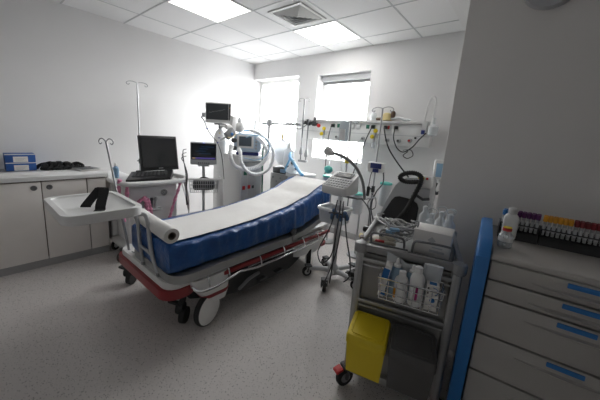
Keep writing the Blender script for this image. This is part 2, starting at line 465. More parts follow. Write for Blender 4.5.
# head end cover
hp = rounded(-2.40, -1.622, 2.06, 2.62, .10, 5)
b = MB(); b.rings([[V((x, y, .205)) for x, y in hp], [V((x, y, .325)) for x, y in hp], [V((x*.95-.10, y*.92+.19, .385)) for x, y in hp]]); b.build('head_cover', WHITE, bed)
hq = rounded(-2.41, -1.612, 2.44, 2.635, .08, 5)
b = MB(); b.prism(hq, lambda x, y: (x, y, .222), lambda x, y: (x, y, .255)); b.build('bumper', RED, bed)
# deck
b = MB(); rings = []
for (y, x0, x1, z0, z1) in ((.98, -2.28, -1.76, .18, .34), (1.2, -2.28, -1.70, .13, .34), (1.4, -2.30, -1.655, .11, .32), (2.0, -2.30, -1.655, .11, .31), (2.2, -2.28, -1.70, .13, .33), (2.4, -2.28, -1.75, .17, .33)):
    rings.append([(x0, y, z0), (x1, y, z0), (x1, y, z1-.03), (x1-.04, y, z1), (x0+.04, y, z1), (x0, y, z1-.03)])
b.rings(rings); b.build('undercarriage', mat('undercarriage_grey', (.035, .037, .038), .45), bed)
for y in (1.25, 2.15):
    b = MB(); prof = [(.075, 0)]
    for k in range(9): prof += [(.085, .012+.02*k), (.072, .022+.02*k)]
    prof.append((.06, .21)); b.lathe(prof, (-1.99, y, .215)); b.build('lift_column', MGREY, bed)
b = MB(); b.tube(smooth([(-1.65, 1.36, .15), (-1.625, 1.38, .19), (-1.62, 1.44, .225), (-1.63, 1.56, .235)], 5), .014, 8); b.build('foot_pedal', MGREY, bed)
for y in (1.6, 1.82):
    b = MB(); b.box((-1.64, y, .16), (.06, .09, .02), .006); b.build('foot_pedal', DGREY, bed)
# wheel hoods + wheels
def hood(x, y, s, name='wheel_hood'):
    b = MB(); rings = []
    for (z, hx, hy, oy) in ((.17, .05, .07, .05), (.22, .06, .10, .035), (.28, .066, .13, .01), (.335, .066, .15, -.01), (.395, .06, .155, -.015)):
        rings.append([(x+s*(u*hx), y+oy+w*hy, z) for u, w in rounded(-1, 1, -1, 1, .5, 3)])
    b.rings(rings); h = b.build(name, WHITE, bed)
    c = MB(); rings = []
    for z, hx, hy in ((.225, .0625, .106), (.255, .067, .120)):
        rings.append([(x+u*hx, y+.026+w*hy, z) for u, w in rounded(-1, 1, -1, 1, .5, 3)])
    c.rings(rings); c.build('stripe', RED, h)
def bwheel(x, y, r, rz, cover=WHITE):
    d = V((math.cos(rz), math.sin(rz), 0)); c = V((x, y, r))
    b = MB(); b.lathe([(r*.6, -.022), (r*.95, -.022), (r, -.012), (r, .012), (r*.95, .022), (r*.6, .022)], c, d, 28); w = b.build('wheel', RUBBER, bed)
    b = MB(); b.lathe([(.01, -.034), (r*.5, -.032), (r*.9, -.024), (r*.9, .024), (r*.5, .032), (.01, .034)], c, d, 28); b.build('wheel_cover', cover, w)
for (x, y, s, rz) in ((-1.665, 1.09, 1, R(16)), (-2.34, 1.09, -1, R(-12)), (-1.69, 2.36, 1, R(35)), (-2.33, 2.36, -1, R(10))):
    hood(x, y, s); bwheel(x+(.03 if s > 0 else -.03), y-.04 if y < 2 else y-.02, .125, rz)
# brake pedals at the foot corners
for (x, y) in ((-2.615, .86), (-1.80, .93)):
    b = MB()
    b.lathe([(.02, -.025), (.045, -.025), (.048, -.01), (.048, .015), (.044, .025), (.02, .025)], (x, y, .11), (.8, .6, 0), 16)
    b.tube([(x, y, .12), (x+.02, y+.02, .24), (x+.10, y+.06, .30)], .024, 8)
    b.box((x-.06, y-.02, .135), (.10, .04, .022), .008, 2, Matrix.Rotation(R(20), 3, 'Z'))
    b.lathe([(.02, -.02), (.06, -.02), (.062, 0), (.06, .02), (.02, .02)], (x+.03, y+.01, .062), (.8, .6, 0), 16)
    b.build('brake_caster', RUBBER, bed)
# side rails
for sx in (1, -1):
    X = lambda x: x if sx > 0 else -3.94-x
    b = MB(); b.box((X(-1.617), 1.905, .375), (.03, 1.47, .036), .010, 3); b.build('rail_bumper', RED, bed)
    b = MB()
    b.tube(smooth([(X(-1.66), .95, .385), (X(-1.62), .93, .345), (X(-1.58), .97, .325), (X(-1.57), 1.08, .325), (X(-1.575), 1.22, .345), (X(-1.59), 1.32, .35)], 5), .010, 8)
    b.tube([(X(-1.59), 1.32, .35), (X(-1.59), 1.5, .322), (X(-1.59), 2.3, .318), (X(-1.60), 2.45, .34)], .010, 8)
    b.tube([(X(-1.60), 1.4, .352), (X(-1.60), 2.5, .345)], .007, 8)
    for y in (1.04, 1.22, 1.55, 1.85, 2.15, 2.4): b.tube([(X(-1.63), y, .42), (X(-1.60), y, .38), (X(-1.588), y, .33)], .006, 6)
    b.build('side_rail', CHROME, bed)
b = MB(); b.box((-1.642, 1.075, .43), (.03, .09, .022), .006); b.build('release_handle', ORANGE, bed)
b = MB(); b.box((-1.63, 2.0, .505), (.03, .07, .05), .008, 2, Matrix.Rotation(R(25), 3, 'X')); b.build('latch', DGREY, bed)
# end-mounted drip pole
p0, p1 = V((-2.40, .80, .41)), V((-2.515, .715, 1.30))
b = MB(); b.cyl(p0, p0.lerp(p1, .55), .010); b.cyl(p0.lerp(p1, .55), p1, .007); ip_ = b.build('drip_pole', STEEL, bed)
b = MB()
for s_ in (-1, 1):
    q = lambda a, c: p1+V((.7*s_*a, .7*s_*a*.6, c))
    b.tube(smooth([p1+V((0, 0, -.005)), q(.03, .018), q(.06, .016), q(.078, -.004), q(.062, -.024), q(.045, -.012)], 5), .0042, 6)
b.build('hook', STEEL, ip_)

# tray on the foot end
tr = thing('foot_tray', 'white plastic tray on bent tube supports at the foot of the stretcher', 'tray', (-2.13, .49, .88))
TC = (-2.13, .511)
o1 = rounded(-2.42, -1.842, .300, .722, .07, 6); o2 = rounded(-2.385, -1.877, .335, .687, .05, 6)
sq = lambda P, k: [(TC[0]+(x-TC[0])*k, TC[1]+(y-TC[1])*k) for x, y in P]
b = MB()
b.rings([[V((x, y, .862)) for x, y in sq(o1, .94)], [V((x, y, .868)) for x, y in sq(o1, .985)], [V((x, y, .918)) for x, y in o1], [V((x, y, .925)) for x, y in sq(o1, .99)], [V((x, y, .925)) for x, y in sq(o2, 1.02)], [V((x, y, .913)) for x, y in o2], [V((x, y, .9095)) for x, y in sq(o2, .97)]])
b.build('tray', WHITE, tr)
b = MB()
A = [(-2.13, .45, .853), (-2.125, .60, .853), (-2.118, .72, .838), (-2.112, .765, .76), (-2.09, .77, .58), (-2.07, .785, .411)]
Bp = [(-1.96, .45, .853), (-1.955, .60, .853), (-1.95, .72, .846), (-1.935, .765, .81), (-1.895, .77, .58), (-1.83, .79, .411)]
b.tube(smooth(A, 6), .0125, 10); b.tube(smooth(Bp, 6), .0145, 10)
b.tube([(-2.088, .77, .565), (-1.892, .77, .555)], .011, 10)
b.build('support', LGREY, tr)
for c in ((-1.83, .79), (-2.07, .785)):
    b = MB(); b.cyl((c[0], c[1], .412), (c[0], c[1], .435), .018); b.build('socket', MGREY, tr)
b = MB(); sd = V((.075, .03, 0)).normalized()
path = [(-2.06, .455, .912), (-2.065, .465, .93), (-2.10, .535, 1.0), (-2.11, .555, 1.018), (-2.09, .565, 1.022), (-2.06, .555, 1.0), (-1.99, .515, .935), (-1.965, .505, .913), (-1.935, .49, .912)]
sp = smooth(path, 6)
wd = V((.034, .046, 0))
b.sheet(lambda u, v: sp[min(len(sp)-1, int(round(u*(len(sp)-1))))]+wd*(v-.5), len(sp)-1, 4, .005)
tag(b.build('folded_strap', CLOTHB), 'folded black fabric strap standing on the white tray', 'strap')

# examination paper and roll
pr_ = thing('examination_paper', 'white examination paper unrolled over the blue mattress from its roll', 'paper', (-1.97, 1.7, .69))
b = MB()
def psh(u, v):
    y = .83+(2.66-.83)*u; x = -2.175+(-1.71+2.175)*v+.012*math.sin(2.2*y)
    return V((x, y, interp(ZT, y)+.011+.003*noise.noise(V((x*4, y*5, 0)))+.0015*math.sin(y*26)*noise.noise(V((x*3, y*2, 4)))))
b.sheet(psh, 60, 14, .001); b.build('sheet', PAPER, pr_)
ra, rb = V((-2.235, .835, .752)), V((-1.675, .812, .746)); rd = (rb-ra).normalized(); L_ = (rb-ra).length
b = MB(); b.lathe([(.026, 0), (.050, 0), (.052, .004), (.052, L_-.004), (.050, L_), (.026, L_)], ra, rd, 30, True); b.build('roll', PAPER, pr_)
b = MB(); b.lathe([(.0265, -.001), (.0265, L_+.001), (.022, L_+.001), (.021, L_-.03), (.021, .03), (.022, -.001)], ra, rd, 24, True); b.build('core', mat('cardboard', (.16, .13, .10), .8), pr_)

# ------------------------------------------------------------------ ultrasound cart
us = thing('ultrasound_cart', 'white ultrasound cart wrapped in pink tape, carrying an open laptop-style scanner', 'medical cart', (-3.3, 1.3, 0))
b = MB(); b.bx(-3.50, -3.09, 1.05, 1.575, .16, .80, .03, 3); b.build('body', WHITE, us)
b = MB(); b.bx(-3.092, -3.086, 1.11, 1.50, .40, .66, .004); b.build('front_panel', WHITE, us)
b = MB(); b.bx(-3.52, -3.06, 1.0, 1.60, .80, .845, .018, 3); b.build('shelf', OFFW, us)
b = MB(); b.tube(smooth([(-3.35, .955, .850), (-3.10, .945, .855), (-2.99, .98, .855), (-2.955, 1.08, .852), (-2.955, 1.48, .846), (-2.985, 1.61, .848), (-3.10, 1.665, .855), (-3.35, 1.66, .855)], 6), .025, 10); b.build('handle', WHITE, us)
for y in (1.0, 1.62):
    b = MB(); b.box((-3.25, y, .835), (.05, .09, .03), .008); b.build('handle_bracket', OFFW, us)
b = MB(); b.lathe([(.038, 0), (.038, .003), (.034, .004)], (-3.087, 1.415, .705), (1, 0, 0), 28); em = b.build('emblem', MGREY, us)
b = MB()
c0 = V((-3.0825, 1.415, .705))
for rr_ in (.031, .036): b.tube([c0+V((0, rr_*math.cos(a*PI/12), rr_*math.sin(a*PI/12))) for a in range(24)], .0012, 5, cyc=True)
G = [(.002, .010), (-.008, .014), (-.018, .004), (-.014, -.010), (-.004, -.010), (-.001, -.002), (-.008, -.001)]
E_ = [(.018, .012), (.010, .013), (.006, .006), (.012, .002), (.006, -.003), (.008, -.011), (.019, -.010)]
for P in (G, E_): b.tube(smooth([c0+V((.0004, y, z)) for y, z in P], 4), .0016, 5)
b.build('monogram', OFFW, em)
# probe basket pocket and probes in front
b = MB(); b.bx(-3.086, -3.03, 1.17, 1.36, .52, .545, .006); b.build('probe_holder', LGREY, us)
for y, m_ in ((1.21, MGREY), (1.255, DGREY), (1.30, LGREY)):
    b = MB(); b.lathe([(.009, .0), (.014, .05), (.013, .09), (.018, .11), (.016, .13)], (-3.055, y, .54), (0, .1, 1), 12); b.build('probe', m_, us)
# pink wrap
def pinkwrap(pts, r=.020):
    P = smooth(pts, 10); b = MB()
    rr = [r*.85*(1+.14*math.sin(i*1.9)+.18*math.sin(i*.7)) for i in range(len(P))]
    b.tube(P, rr, 10); b.build('pink_tape', PINK, us)
pinkwrap([(-3.02, .955, .90), (-3.03, .945, .80), (-3.05, .95, .70), (-3.06, .96, .58), (-3.06, .99, .45)])
pinkwrap([(-3.02, 1.02, .86), (-3.04, 1.02, .76), (-3.05, 1.03, .66), (-3.05, 1.08, .60), (-3.05, 1.15, .655), (-3.045, 1.20, .675), (-3.04, 1.235, .60), (-3.04, 1.25, .46)])
pinkwrap([(-3.03, 1.18, .69), (-3.04, 1.205, .60), (-3.04, 1.22, .50)], .024)
pinkwrap([(-3.03, 1.58, .82), (-3.04, 1.56, .73), (-3.04, 1.52, .62), (-3.04, 1.48, .50), (-3.04, 1.45, .40)], .018)
# the scanner itself (rests on the cart)
ls = thing('laptop_scanner', 'open black laptop-style scanner on top of the pink-taped white cart', 'laptop', (-3.25, 1.38, .846))
b = MB()
b.rings([[V(p) for p in ((-3.32, 1.17, .847), (-3.0, 1.0, .847), (-3.0, 1.45, .847), (-3.32, 1.64, .847))], [V(p) for p in ((-3.32, 1.17, .925), (-3.0, 1.0, .893), (-3.0, 1.45, .888), (-3.32, 1.64, .92))]])
ba = b.build('base', BLACK, ls)
b = MB()
for r_ in range(4):
    for k in range(9):
        x = -3.26+.048*r_; b.box((x, 1.185+.042*k-.024*r_, .9205-.0046*r_), (.034, .034, .008), .002)
b.build('key', DGREY, ba)
b = MB(); b.box((-3.04, 1.245, .8955), (.05, .10, .006), .002); b.build('touchpad', DGREY, ba)
sa, sb = V((-3.40, 1.175, .93)), V((-3.40, 1.655, .925))
Rt = Matrix.Rotation(R(-9), 3, 'Y')
b = MB(); b.box((-3.31, 1.47, 1.128), (.028, .435, .40), .008, 2, Rt); lid = b.build('lid', BLACK, ls)
b = MB(); b.box((-3.2945, 1.47, 1.135), (.003, .395, .335), .001, 1, Rt); b.build('screen', SCREEN, lid)
b = MB(); b.box((-3.2675, 1.47, .958), (.002, .05, .007), 0, 1, Rt); b.build('badge', LGREY, lid)
for y in (1.25, 1.57):
    b = MB(); b.cyl((-3.29, y-.04, .928), (-3.29, y+.04, .928), .013); b.build('hinge', DGREY, ls)
# bottle of gel
t = thing('gel_bottle', 'pale blue gel bottle on the ultrasound cart, left of the laptop-style scanner', 'bottle', (-3.46, 1.06, .846))
b = MB(); b.lathe([(.028, 0), (.03, .01), (.03, .11), (.012, .13)], (-3.46, 1.06, .846)); b.build('body', LBLUE, t)
b = MB(); b.lathe([(.012, .13), (.012, .145), (.006, .165)], (-3.46, 1.06, .846)); b.build('cap', WHITE, t)
for (x, y) in ((-3.47, 1.02), (-3.10, .96), (-3.47, 1.57), (-3.06, 1.62)):
    wl = caster('wheel', (x, y, 0), .06, us, R(30))
b = MB(); b.bx(-3.50, -3.05, .98, 1.62, .10, .17, .03, 3); b.build('base_plate', OFFW, us)
# coiled leads at right side of the cart
b = MB()
for k in range(4): b.tube(smooth([(-3.2, 1.66+.008*k, .86), (-3.12, 1.69, .80-.03*k), (-3.10, 1.72, .60-.06*k), (-3.14, 1.74, .52-.04*k), (-3.2, 1.72, .65), (-3.22, 1.68, .83)], 6), .006, 6)
tag(b.build('probe_lead', OFFW), 'white looped probe leads hanging from the right side of the ultrasound cart', 'cable')

# tall drip stand behind
def hooks(b, top, n, r, r_w=.004, a0=0.):
    for k in range(n):
        a = a0+2*PI*k/n; d = V((math.cos(a), math.sin(a), 0))
        b.tube(smooth([top, top+d*r*.45+V((0, 0, .012)), top+d*r*.85+V((0, 0, .004)), top+d*r+V((0, 0, -.018)), top+d*r*.82+V((0, 0, -.032)), top+d*r*.7+V((0, 0, -.018))], 5), r_w, 6)
def drip_stand(x, y, h, label, a0, rb=.25, lower=.55, foot=True):
    t = thing('drip_stand', label, 'drip stand', (x, y, 0), 0, 'drip stands on wheeled bases')
    b = MB(); b.cyl((x, y, .10), (x, y, h*lower), .0125); b.build('lower_pole', STEEL, t)
    b = MB(); b.cyl((x, y, h*lower-.02), (x, y, h), .008); b.build('upper_pole', STEEL, t)
    b = MB(); b.cyl((x, y, h*lower-.03), (x, y, h*lower+.03), .018); b.tube([(x, y, h*lower), (x-.035, y-.02, h*lower)], .007); b.build('clamp', DGREY, t)
    b = MB(); hooks(b, V((x, y, h-.004)), 4 if a0 is None else 2, .12, .0045, a0 or .5); b.build('hook', STEEL, t)
    for k in range(5):
        a = 2*PI*k/5+.3; d = V((math.cos(a), math.sin(a), 0))
        b = MB(); b.tube([V((x, y, .11)), V((x, y, .10))+d*.12, V((x, y, .075))+d*rb], [.018, .015, .012], 8); b.build('foot', STEEL, t)
        caster('wheel', (x+d.x*rb, y+d.y*rb, 0), .03, t, a, hub=MGREY, w=.016)
    return t
drip_stand(-3.85, 1.465, 1.95, 'chrome drip stand behind the laptop-style scanner against the left wall', PI/2-.1, .14, .5)
drip_stand(-1.125, 2.60, 1.75, 'chrome drip stand with a blue-fronted pump, in front of the wall services panel', R(-12), .19, .55)

# ------------------------------------------------------------------ monitors by the left wall
def facing(c, rz): return Matrix.Translation(V(c)) @ Matrix.Rotation(rz, 4, 'Z')
# roll stand with vital signs monitor
m1 = thing('patient_monitor', 'small patient monitor with a blue readout bar on a stand with a wire basket', 'monitor', (-3.10, 1.925, -.0), R(60))
def fl(mb, name, m, p): return mb.build(name, m, p, world=False)      # built in the thing's own frame, front towards -y
b = MB(); b.box((0, .0, 1.14), (.315, .055, .28), .014, 3); fl(b, 'case', LGREY, m1)
b = MB(); b.box((0, -.0285, 1.165), (.295, .004, .20), .002); sc = fl(b, 'screen', SCREEN, m1)
b = MB(); b.box((0, -.0312, 1.082), (.27, .001, .020)); fl(b, 'readout_bar', emis('violet_readout', (.12, .09, .35), .22, (.02, .015, .06)), sc)
b = MB(); b.box((-.115, -.0319, 1.082), (.035, .001, .014)); fl(b, 'readout', emis('amber_readout', (.5, .35, .08), .25, (.08, .06, .02)), sc)
b = MB()
for z, a, c in ((1.225, -.03, .12), (1.20, -.05, .05), (1.17, -.10, .02), (1.14, -.06, .09)):
    pts = [(a+(c-a)*k/24, -.0315, z+.005*math.sin(k*2.1)) for k in range(25)]
    b.tube(pts, .0012, 4)
fl(b, 'trace', emis('trace_blue', (.08, .2, .4), .25, (.02, .05, .1)), sc)
b = MB(); b.box((0, -.0315, 1.271), (.025, .001, .005)); fl(b, 'indicator_lamp', emis('blue_lamp', (.05, .1, .9), .8), m1)
b = MB()
for k in range(6): b.box((-.06+.024*k, -.029, 1.023), (.017, .004, .012), .002)
fl(b, 'button_row', DGREY, m1)
b = MB(); b.cyl((0, .03, .12), (0, .03, 1.0), .018); b.box((0, .02, .988), (.14, .07, .02), .006); fl(b, 'pole', LGREY, m1)
b = MB()
for k in range(5):
    a = 2*PI*k/5; b.tube([(0, .03, .13), (.19*math.cos(a), .03+.19*math.sin(a), .085)], [.022, .016], 8)
fl(b, 'base', LGREY, m1)
for k in range(5):
    a = 2*PI*k/5; M_ = m1.matrix_basis @ V((.19*math.cos(a), .03+.19*math.sin(a), 0)); caster('wheel', M_, .035, m1, a)
b = MB(); b.tube(smooth([(-.20, .05, .84), (-.20, -.15, .845), (-.16, -.20, .845), (.16, -.20, .845), (.20, -.15, .845), (.20, .05, .84)], 4), .012, 8); fl(b, 'handle', WHITE, m1)
b = MB()
for k in range(14):
    x = -.17+.34*k/13; b.tube([(x, -.17, .82), (x*.93, -.16, .68)], .003, 5)
for z, k_ in ((.82, 1), (.775, .98), (.73, .96), (.68, .93)):
    b.tube([(-.17*k_, -.17+.01*(1-k_), z), (.17*k_, -.17, z), (.17*k_, .02, z), (-.17*k_, .02, z)], .0035, 5, cyc=True)
for k in range(5):
    for s_ in (-1, 1): b.tube([(.17*s_, -.13+.035*k, .82), (.158*s_, -.13+.035*k, .68)], .003, 5)
for k in range(10): b.tube([(-.15+.03*k, -.165, .68), (-.15+.03*k, .02, .68)], .003, 5)
fl(b, 'wire_basket', LGREY, m1)
t = thing('cuff_pouch', 'dark pouch of monitor accessories lying in the wire basket under the small monitor', 'pouch', tuple(m1.matrix_basis @ V((0, -.075, .686))), R(60))
b = MB(); b.box((0, -.0, .072), (.26, .12, .13), .035, 3); fl(b, 'bag', DGREY, t)
b = MB(); b.tube(smooth([(-.08, -.03, .13), (-.02, -.05, .17), (.04, -.03, .16), (.09, 0, .13)], 5), .008, 6); fl(b, 'strap', BLACK, t)
b = MB()
for k in range(3): b.tube(smooth([(-3.02, 1.65, 1.20-.04*k), (-3.0, 1.60-.01*k, 1.18-.04*k), (-2.96, 1.59, 1.05), (-2.95, 1.605+.01*k, .90), (-2.96, 1.61, .70), (-2.97, 1.62+.01*k, .55)], 6), .0045, 6)
tag(b.build('monitor_lead', DGREY), 'dark leads hanging down the left side of the small patient monitor', 'cable')

# white column with older monitor on top
t2 = thing('monitor_column', 'white rounded column standing behind the small patient monitor', 'column', (-3.33, 2.33, 0))
b = MB(); b.lathe([(.095, .0), (.095, .03), (.09, .05), (.09, 1.30), (.085, 1.36), (.065, 1.42), (.03, 1.455), (.022, 1.47)], (-3.33, 2.33, 0), n=28); b.build('body', WHITE, t2)
b = MB(); b.box((-3.267, 2.266, 1.335), (.01, .03, .010), 0, 1, Matrix.Rotation(R(-45), 3, 'Z')); b.build('sticker', NAVY, t2)
b = MB(); b.box((-3.281, 2.280, 1.40), (.01, .02, .010), 0, 1, Matrix.Rotation(R(-45), 3, 'Z')); b.build('sticker', YEL, t2)
b = MB(); b.cyl((-3.33, 2.33, 1.465), (-3.33, 2.33, 1.52), .03); b.box((-3.31, 2.31, 1.519), (.12, .12, .02), .005); b.build('monitor_mount', MGREY, t2)
m2 = thing('patient_monitor', 'boxy cream patient monitor with a blank dark screen on top of the white column', 'monitor', (-3.29, 2.31, 1.530), R(34))
b = MB(); b.rings([[V(p) for p in P] for P in (
    [(-.175, -.10, 0), (.175, -.10, 0), (.175, -.10, .265), (-.175, -.10, .265)], [(-.175, .0, 0), (.175, .0, 0), (.175, .0, .265), (-.175, .0, .265)], [(-.14, .14, .02), (.14, .14, .02), (.14, .14, .25), (-.14, .14, .25)])]); fl(b, 'case', WHITE, m2)
b = MB(); b.box((-.0, -.108, .134), (.352, .02, .262), .008); fl(b, 'bezel', OFFW, m2)
b = MB(); b.box((-.012, -.119, .146), (.305, .006, .205), .003); sc = fl(b, 'screen', SCREENG, m2)
b = MB(); b.box((.158, -.1195, .146), (.026, .004, .205), .002); fl(b, 'control_strip', DGREY, m2)
b = MB(); b.box((.158, -.122, .20), (.012, .002, .007)); fl(b, 'indicator_lamp', ORANGE, m2)
b = MB(); b.tube([(-.12+.008*k, -.1222, .13+.008*math.sin(k*1.3)+(.0018*k)) for k in range(28)], .001, 4); fl(b, 'trace', LGREY, sc)
b = MB(); b.tube(smooth([(-3.46, 2.15, 1.63), (-3.36, 2.06, 1.60), (-3.1, 1.89, 1.58), (-2.99, 1.86, 1.54), (-3.0, 1.92, 1.43), (-3.02, 2.0, 1.35), (-3.02, 2.07, 1.28), (-3.05, 2.16, 1.1), (-3.05, 2.2, .8)], 6), .0055, 6)
c = b.build('monitor_lead', DGREY); tag(c, 'grey lead with blue clips looping down from the boxy cream monitor', 'cable')
b = MB()
for p in ((-2.998, 1.908, 1.45), (-3.02, 2.07, 1.285)): b.box(p, (.014, .022, .018), .004)
b.build('clip', NAVY, c, world=False)
b = MB(); b.box((-3.475, 2.16, 1.63), (.05, .05, .06), .006, 2, Matrix.Rotation(R(42), 3, 'Z'))
tag(b.build('cable_block', LGREY), 'grey connector block on the left flank of the boxy cream monitor', 'connector')

# equipment pillar + ventilator
ep = thing('equipment_pillar', 'white equipment pillar with red and green sockets on the far side of the stretcher', 'cabinet', (-3.02, 2.49, 0))
b = MB(); b.bx(-3.21, -2.84, 2.30, 2.69, 0, 1.13, .012); b.build('body', OFFW, ep)
b = MB()
b.bx(-2.84, -2.836, 2.325, 2.425, .1, 1.10); b.bx(-2.84, -2.836, 2.435, 2.56, .1, 1.10); b.bx(-2.84, -2.836, 2.57, 2.675, .1, 1.10)
b.build('socket_panel', LGREY, ep)
for (y, z, m_, s_) in ((2.34+.04, .90, GREEN, .05), (2.48, .90, MGREY, .03), (2.36, .70, BRED, .045), (2.41+.04, .705, BRED, .045), (2.52, .70, DGREY, .035), (2.62, .88, GREEN, .03)):
    b = MB(); b.box((-2.832, y, z), (.01, s_, s_*1.15), .004); b.build('socket', m_, ep)
b = MB(); b.bx(-2.838, -2.80, 2.32, 2.68, 1.04, 1.06, .004); b.bx(-2.825, -2.815, 2.30, 2.70, 1.035, 1.065, .003); b.build('rail', STEEL, ep)
vn = thing('ventilator', 'white and pale blue ventilator with a grey screen on top of the equipment pillar', 'ventilator', (-2.97, 2.53, 1.13), R(46))
b = MB(); b.box((0, 0, .02), (.30, .22, .04), .008); fl(b, 'base', NAVY, vn)
rings = []
for (y, k, zz) in ((-.13, .86, .0), (-.12, .95, 0), (-.09, 1, 0), (.10, 1, 0), (.13, .9, .0)):
    rings.append([V((x*k, y, .165+(z-.165)*k)) for x, z in rounded(-.185, .185, .042, .29, .07, 5)])
b = MB(); b.rings(rings); fl(b, 'case', mat('pale_ice_blue', (.52, .64, .76), .35), vn)
b = MB(); b.box((-.03, -.134, .18), (.22, .012, .17), .012, 3); sc = fl(b, 'bezel', WHITE, vn)
b = MB(); b.box((-.03, -.1415, .185), (.165, .003, .125), .002); fl(b, 'screen', mat('slate_screen', (.10, .125, .15), .2), sc)
b = MB()
for k in range(4): b.lathe([(.014, 0), (.014, .012), (.010, .014)], (.115, -.13, .10+.042*k), (0, -1, 0), 12)
fl(b, 'knob', LGREY, vn)
b = MB()
for k in range(2): b.lathe([(.03, 0), (.03, .05), (.022, .055)], (-.16+.0*k, -.11, .09+.1*k), (-.6, -.8, 0), 14)
fl(b, 'hose_port', DGREY, vn)
b = MB(); b.tube(smooth([(-.12, .02, .285), (-.10, .02, .325), (.10, .02, .325), (.12, .02, .285)], 5), .012, 8); fl(b, 'carry_handle', LBLUE, vn)
def corrugated(pts, r, label, m_=TUBEC, k=14, n=10, amp=.12):
    P = smooth(pts, k); b = MB(); b.tube(P, [r*(1+amp*(1 if (i % 2) else -1)) for i in range(len(P))], n)
    return tag(b.build('breathing_hose', m_), label, 'hose', 'ventilator hoses')
corrugated([(-2.86, 2.16, 1.25), (-2.76, 2.09, 1.245), (-2.72, 2.045, 1.15), (-2.72, 2.10, 1.035), (-2.72, 2.23, .98), (-2.72, 2.43, .98), (-2.72, 2.585, 1.045), (-2.70, 2.636, 1.176), (-2.72, 2.57, 1.31), (-2.76, 2.50, 1.38)], .026, 'white corrugated hose making the wider, left loop round the front of the ventilator')
corrugated([(-2.82, 2.25, 1.22), (-2.70, 2.18, 1.18), (-2.66, 2.165, 1.07), (-2.66, 2.28, .945), (-2.66, 2.46, .905), (-2.66, 2.645, .975), (-2.64, 2.70, 1.15), (-2.66, 2.64, 1.31), (-2.70, 2.50, 1.42), (-2.82, 2.42, 1.47)], .022, 'white corrugated hose making the lower, right loop in front of the ventilator')
b = MB(); b.tube(smooth([(-2.75, 2.30, 1.37), (-2.68, 2.42, 1.405), (-2.64, 2.56, 1.36), (-2.64, 2.62, 1.25), (-2.66, 2.55, 1.13), (-2.68, 2.4, 1.09), (-2.72, 2.25, 1.12)], 7), .006, 6)
tag(b.build('sensor_line', LBLUE), 'thin pale blue line curling over the face of the ventilator', 'tube')
b = MB(); b.tube(smooth([(-2.745, 2.60, 1.26), (-2.735, 2.59, 1.08), (-2.735, 2.60, .86), (-2.74, 2.61, .62), (-2.75, 2.62, .45)], 6), .011, 8)
tag(b.build('gas_hose', GREEN), 'dark green gas hose running down the right edge of the equipment pillar', 'hose')
# sensor pod with straps next to column
t = thing('sensor_pod', 'dark grey diamond-shaped sensor pod with a blue button beside the white column', 'sensor', (-2.95, 2.20, 1.40))
b = MB(); b.box((-2.95, 2.205, 1.405), (.06, .15, .10), .02, 3, Matrix.Rotation(R(38), 3, 'X')); b.build('case', MGREY, t)
b = MB(); b.box((-2.918, 2.215, 1.40), (.008, .035, .035), .006, 2, Matrix.Rotation(R(38), 3, 'X')); b.build('button', BLUE, t)
b = MB(); b.tube([(-2.918, 2.15, 1.36), (-2.916, 2.22, 1.352), (-2.917, 2.28, 1.41)], .005, 6); b.build('trim_band', YELTUBE, t)
b = MB(); b.tube([(-2.98, 2.2, 1.38), (-3.15, 2.26, 1.34), (-3.28, 2.29, 1.30)], .014, 8); b.build('bracket', LGREY, t)
# arm with grey jar and handset (on a post behind the ventilator)
ar = thing('support_arm', 'white jointed arm on a slim post behind the ventilator, carrying a grey block', 'arm', (-3.10, 2.60, 0))
b = MB(); b.cyl((-3.10, 2.76, 0), (-3.10, 2.76, 1.62), .02); b.build('post', WHITE, ar)
b = MB(); b.tube([(-3.10, 2.76, 1.56), (-3.02, 2.45, 1.52), (-3.02, 2.25, 1.50), (-3.1, 2.16, 1.49)], .02, 10); b.build('arm', WHITE, ar)
b = MB(); b.box((-3.0, 2.29, 1.535), (.06, .075, .19), .012, 3, Matrix.Rotation(R(-4), 3, 'X')); b.build('grey_block', OFFW, ar)
b = MB(); b.lathe([(.03, -.04), (.034, 0), (.03, .04)], (-3.0, 2.22, 1.485), (0, 1, 0)); b.build('joint', OFFW, ar)
t = thing('humidifier_jar', 'round grey jar with a capped neck hanging behind the ventilator', 'jar', (-3.0, 2.40, 1.43))
b = MB(); b.lathe([(.02, 0), (.055, .012), (.072, .05), (.072, .08), (.055, .115), (.03, .13)], (-3.0, 2.395, 1.43)); b.build('bowl', OFFW, t)
b = MB(); b.lathe([(.026, .13), (.026, .165), (.018, .175), (.018, .19), (.01, .195)], (-3.0, 2.395, 1.43)); b.build('cap', LGREY, t)
# breathing bag, small boxes and mask at stretcher head
def bagmesh(c, h, r, rot=0., sx=1., sy=.5, wob=.3, seed=0):
    b = MB(); rings = []; N = 16
    for i in range(13):
        t_ = i/12; rr = r*(.25+.9*math.sin(PI*min(1, .12+t_*.86))**.8)*(1 if t_ > .1 else .55)
        rings.append([V((c[0]+math.cos(2*PI*j/N)*rr*sx*(1+wob*noise.noise(V((j*.9, t_*4, seed)))), c[1]+math.sin(2*PI*j/N)*rr*sy*(1+wob*noise.noise(V((j*.7, t_*5, seed+9)))), c[2]-h*t_)) for j in range(N)])
    b.rings(rings); return b
t = thing('breathing_bag', 'clear plastic bag with tubing hanging from the rail beside the ventilator', 'bag', (-2.5, 2.9, 1.25))
bagmesh((-2.52, 2.88, 1.28), .38, .085, seed=3).build('bag', clear('milky_plastic', (.86, .88, .90), .7, .3), t, sharp=80)
b = MB(); b.lathe([(.025, 0), (.03, .02), (.02, .06), (.02, .09)], (-2.52, 2.88, 1.25)); b.build('connector', WHITE, t)
t = thing('hanging_bag', 'second cloudy plastic bag wrapped round equipment right of the pillar', 'bag', (-2.75, 2.95, 1.3))
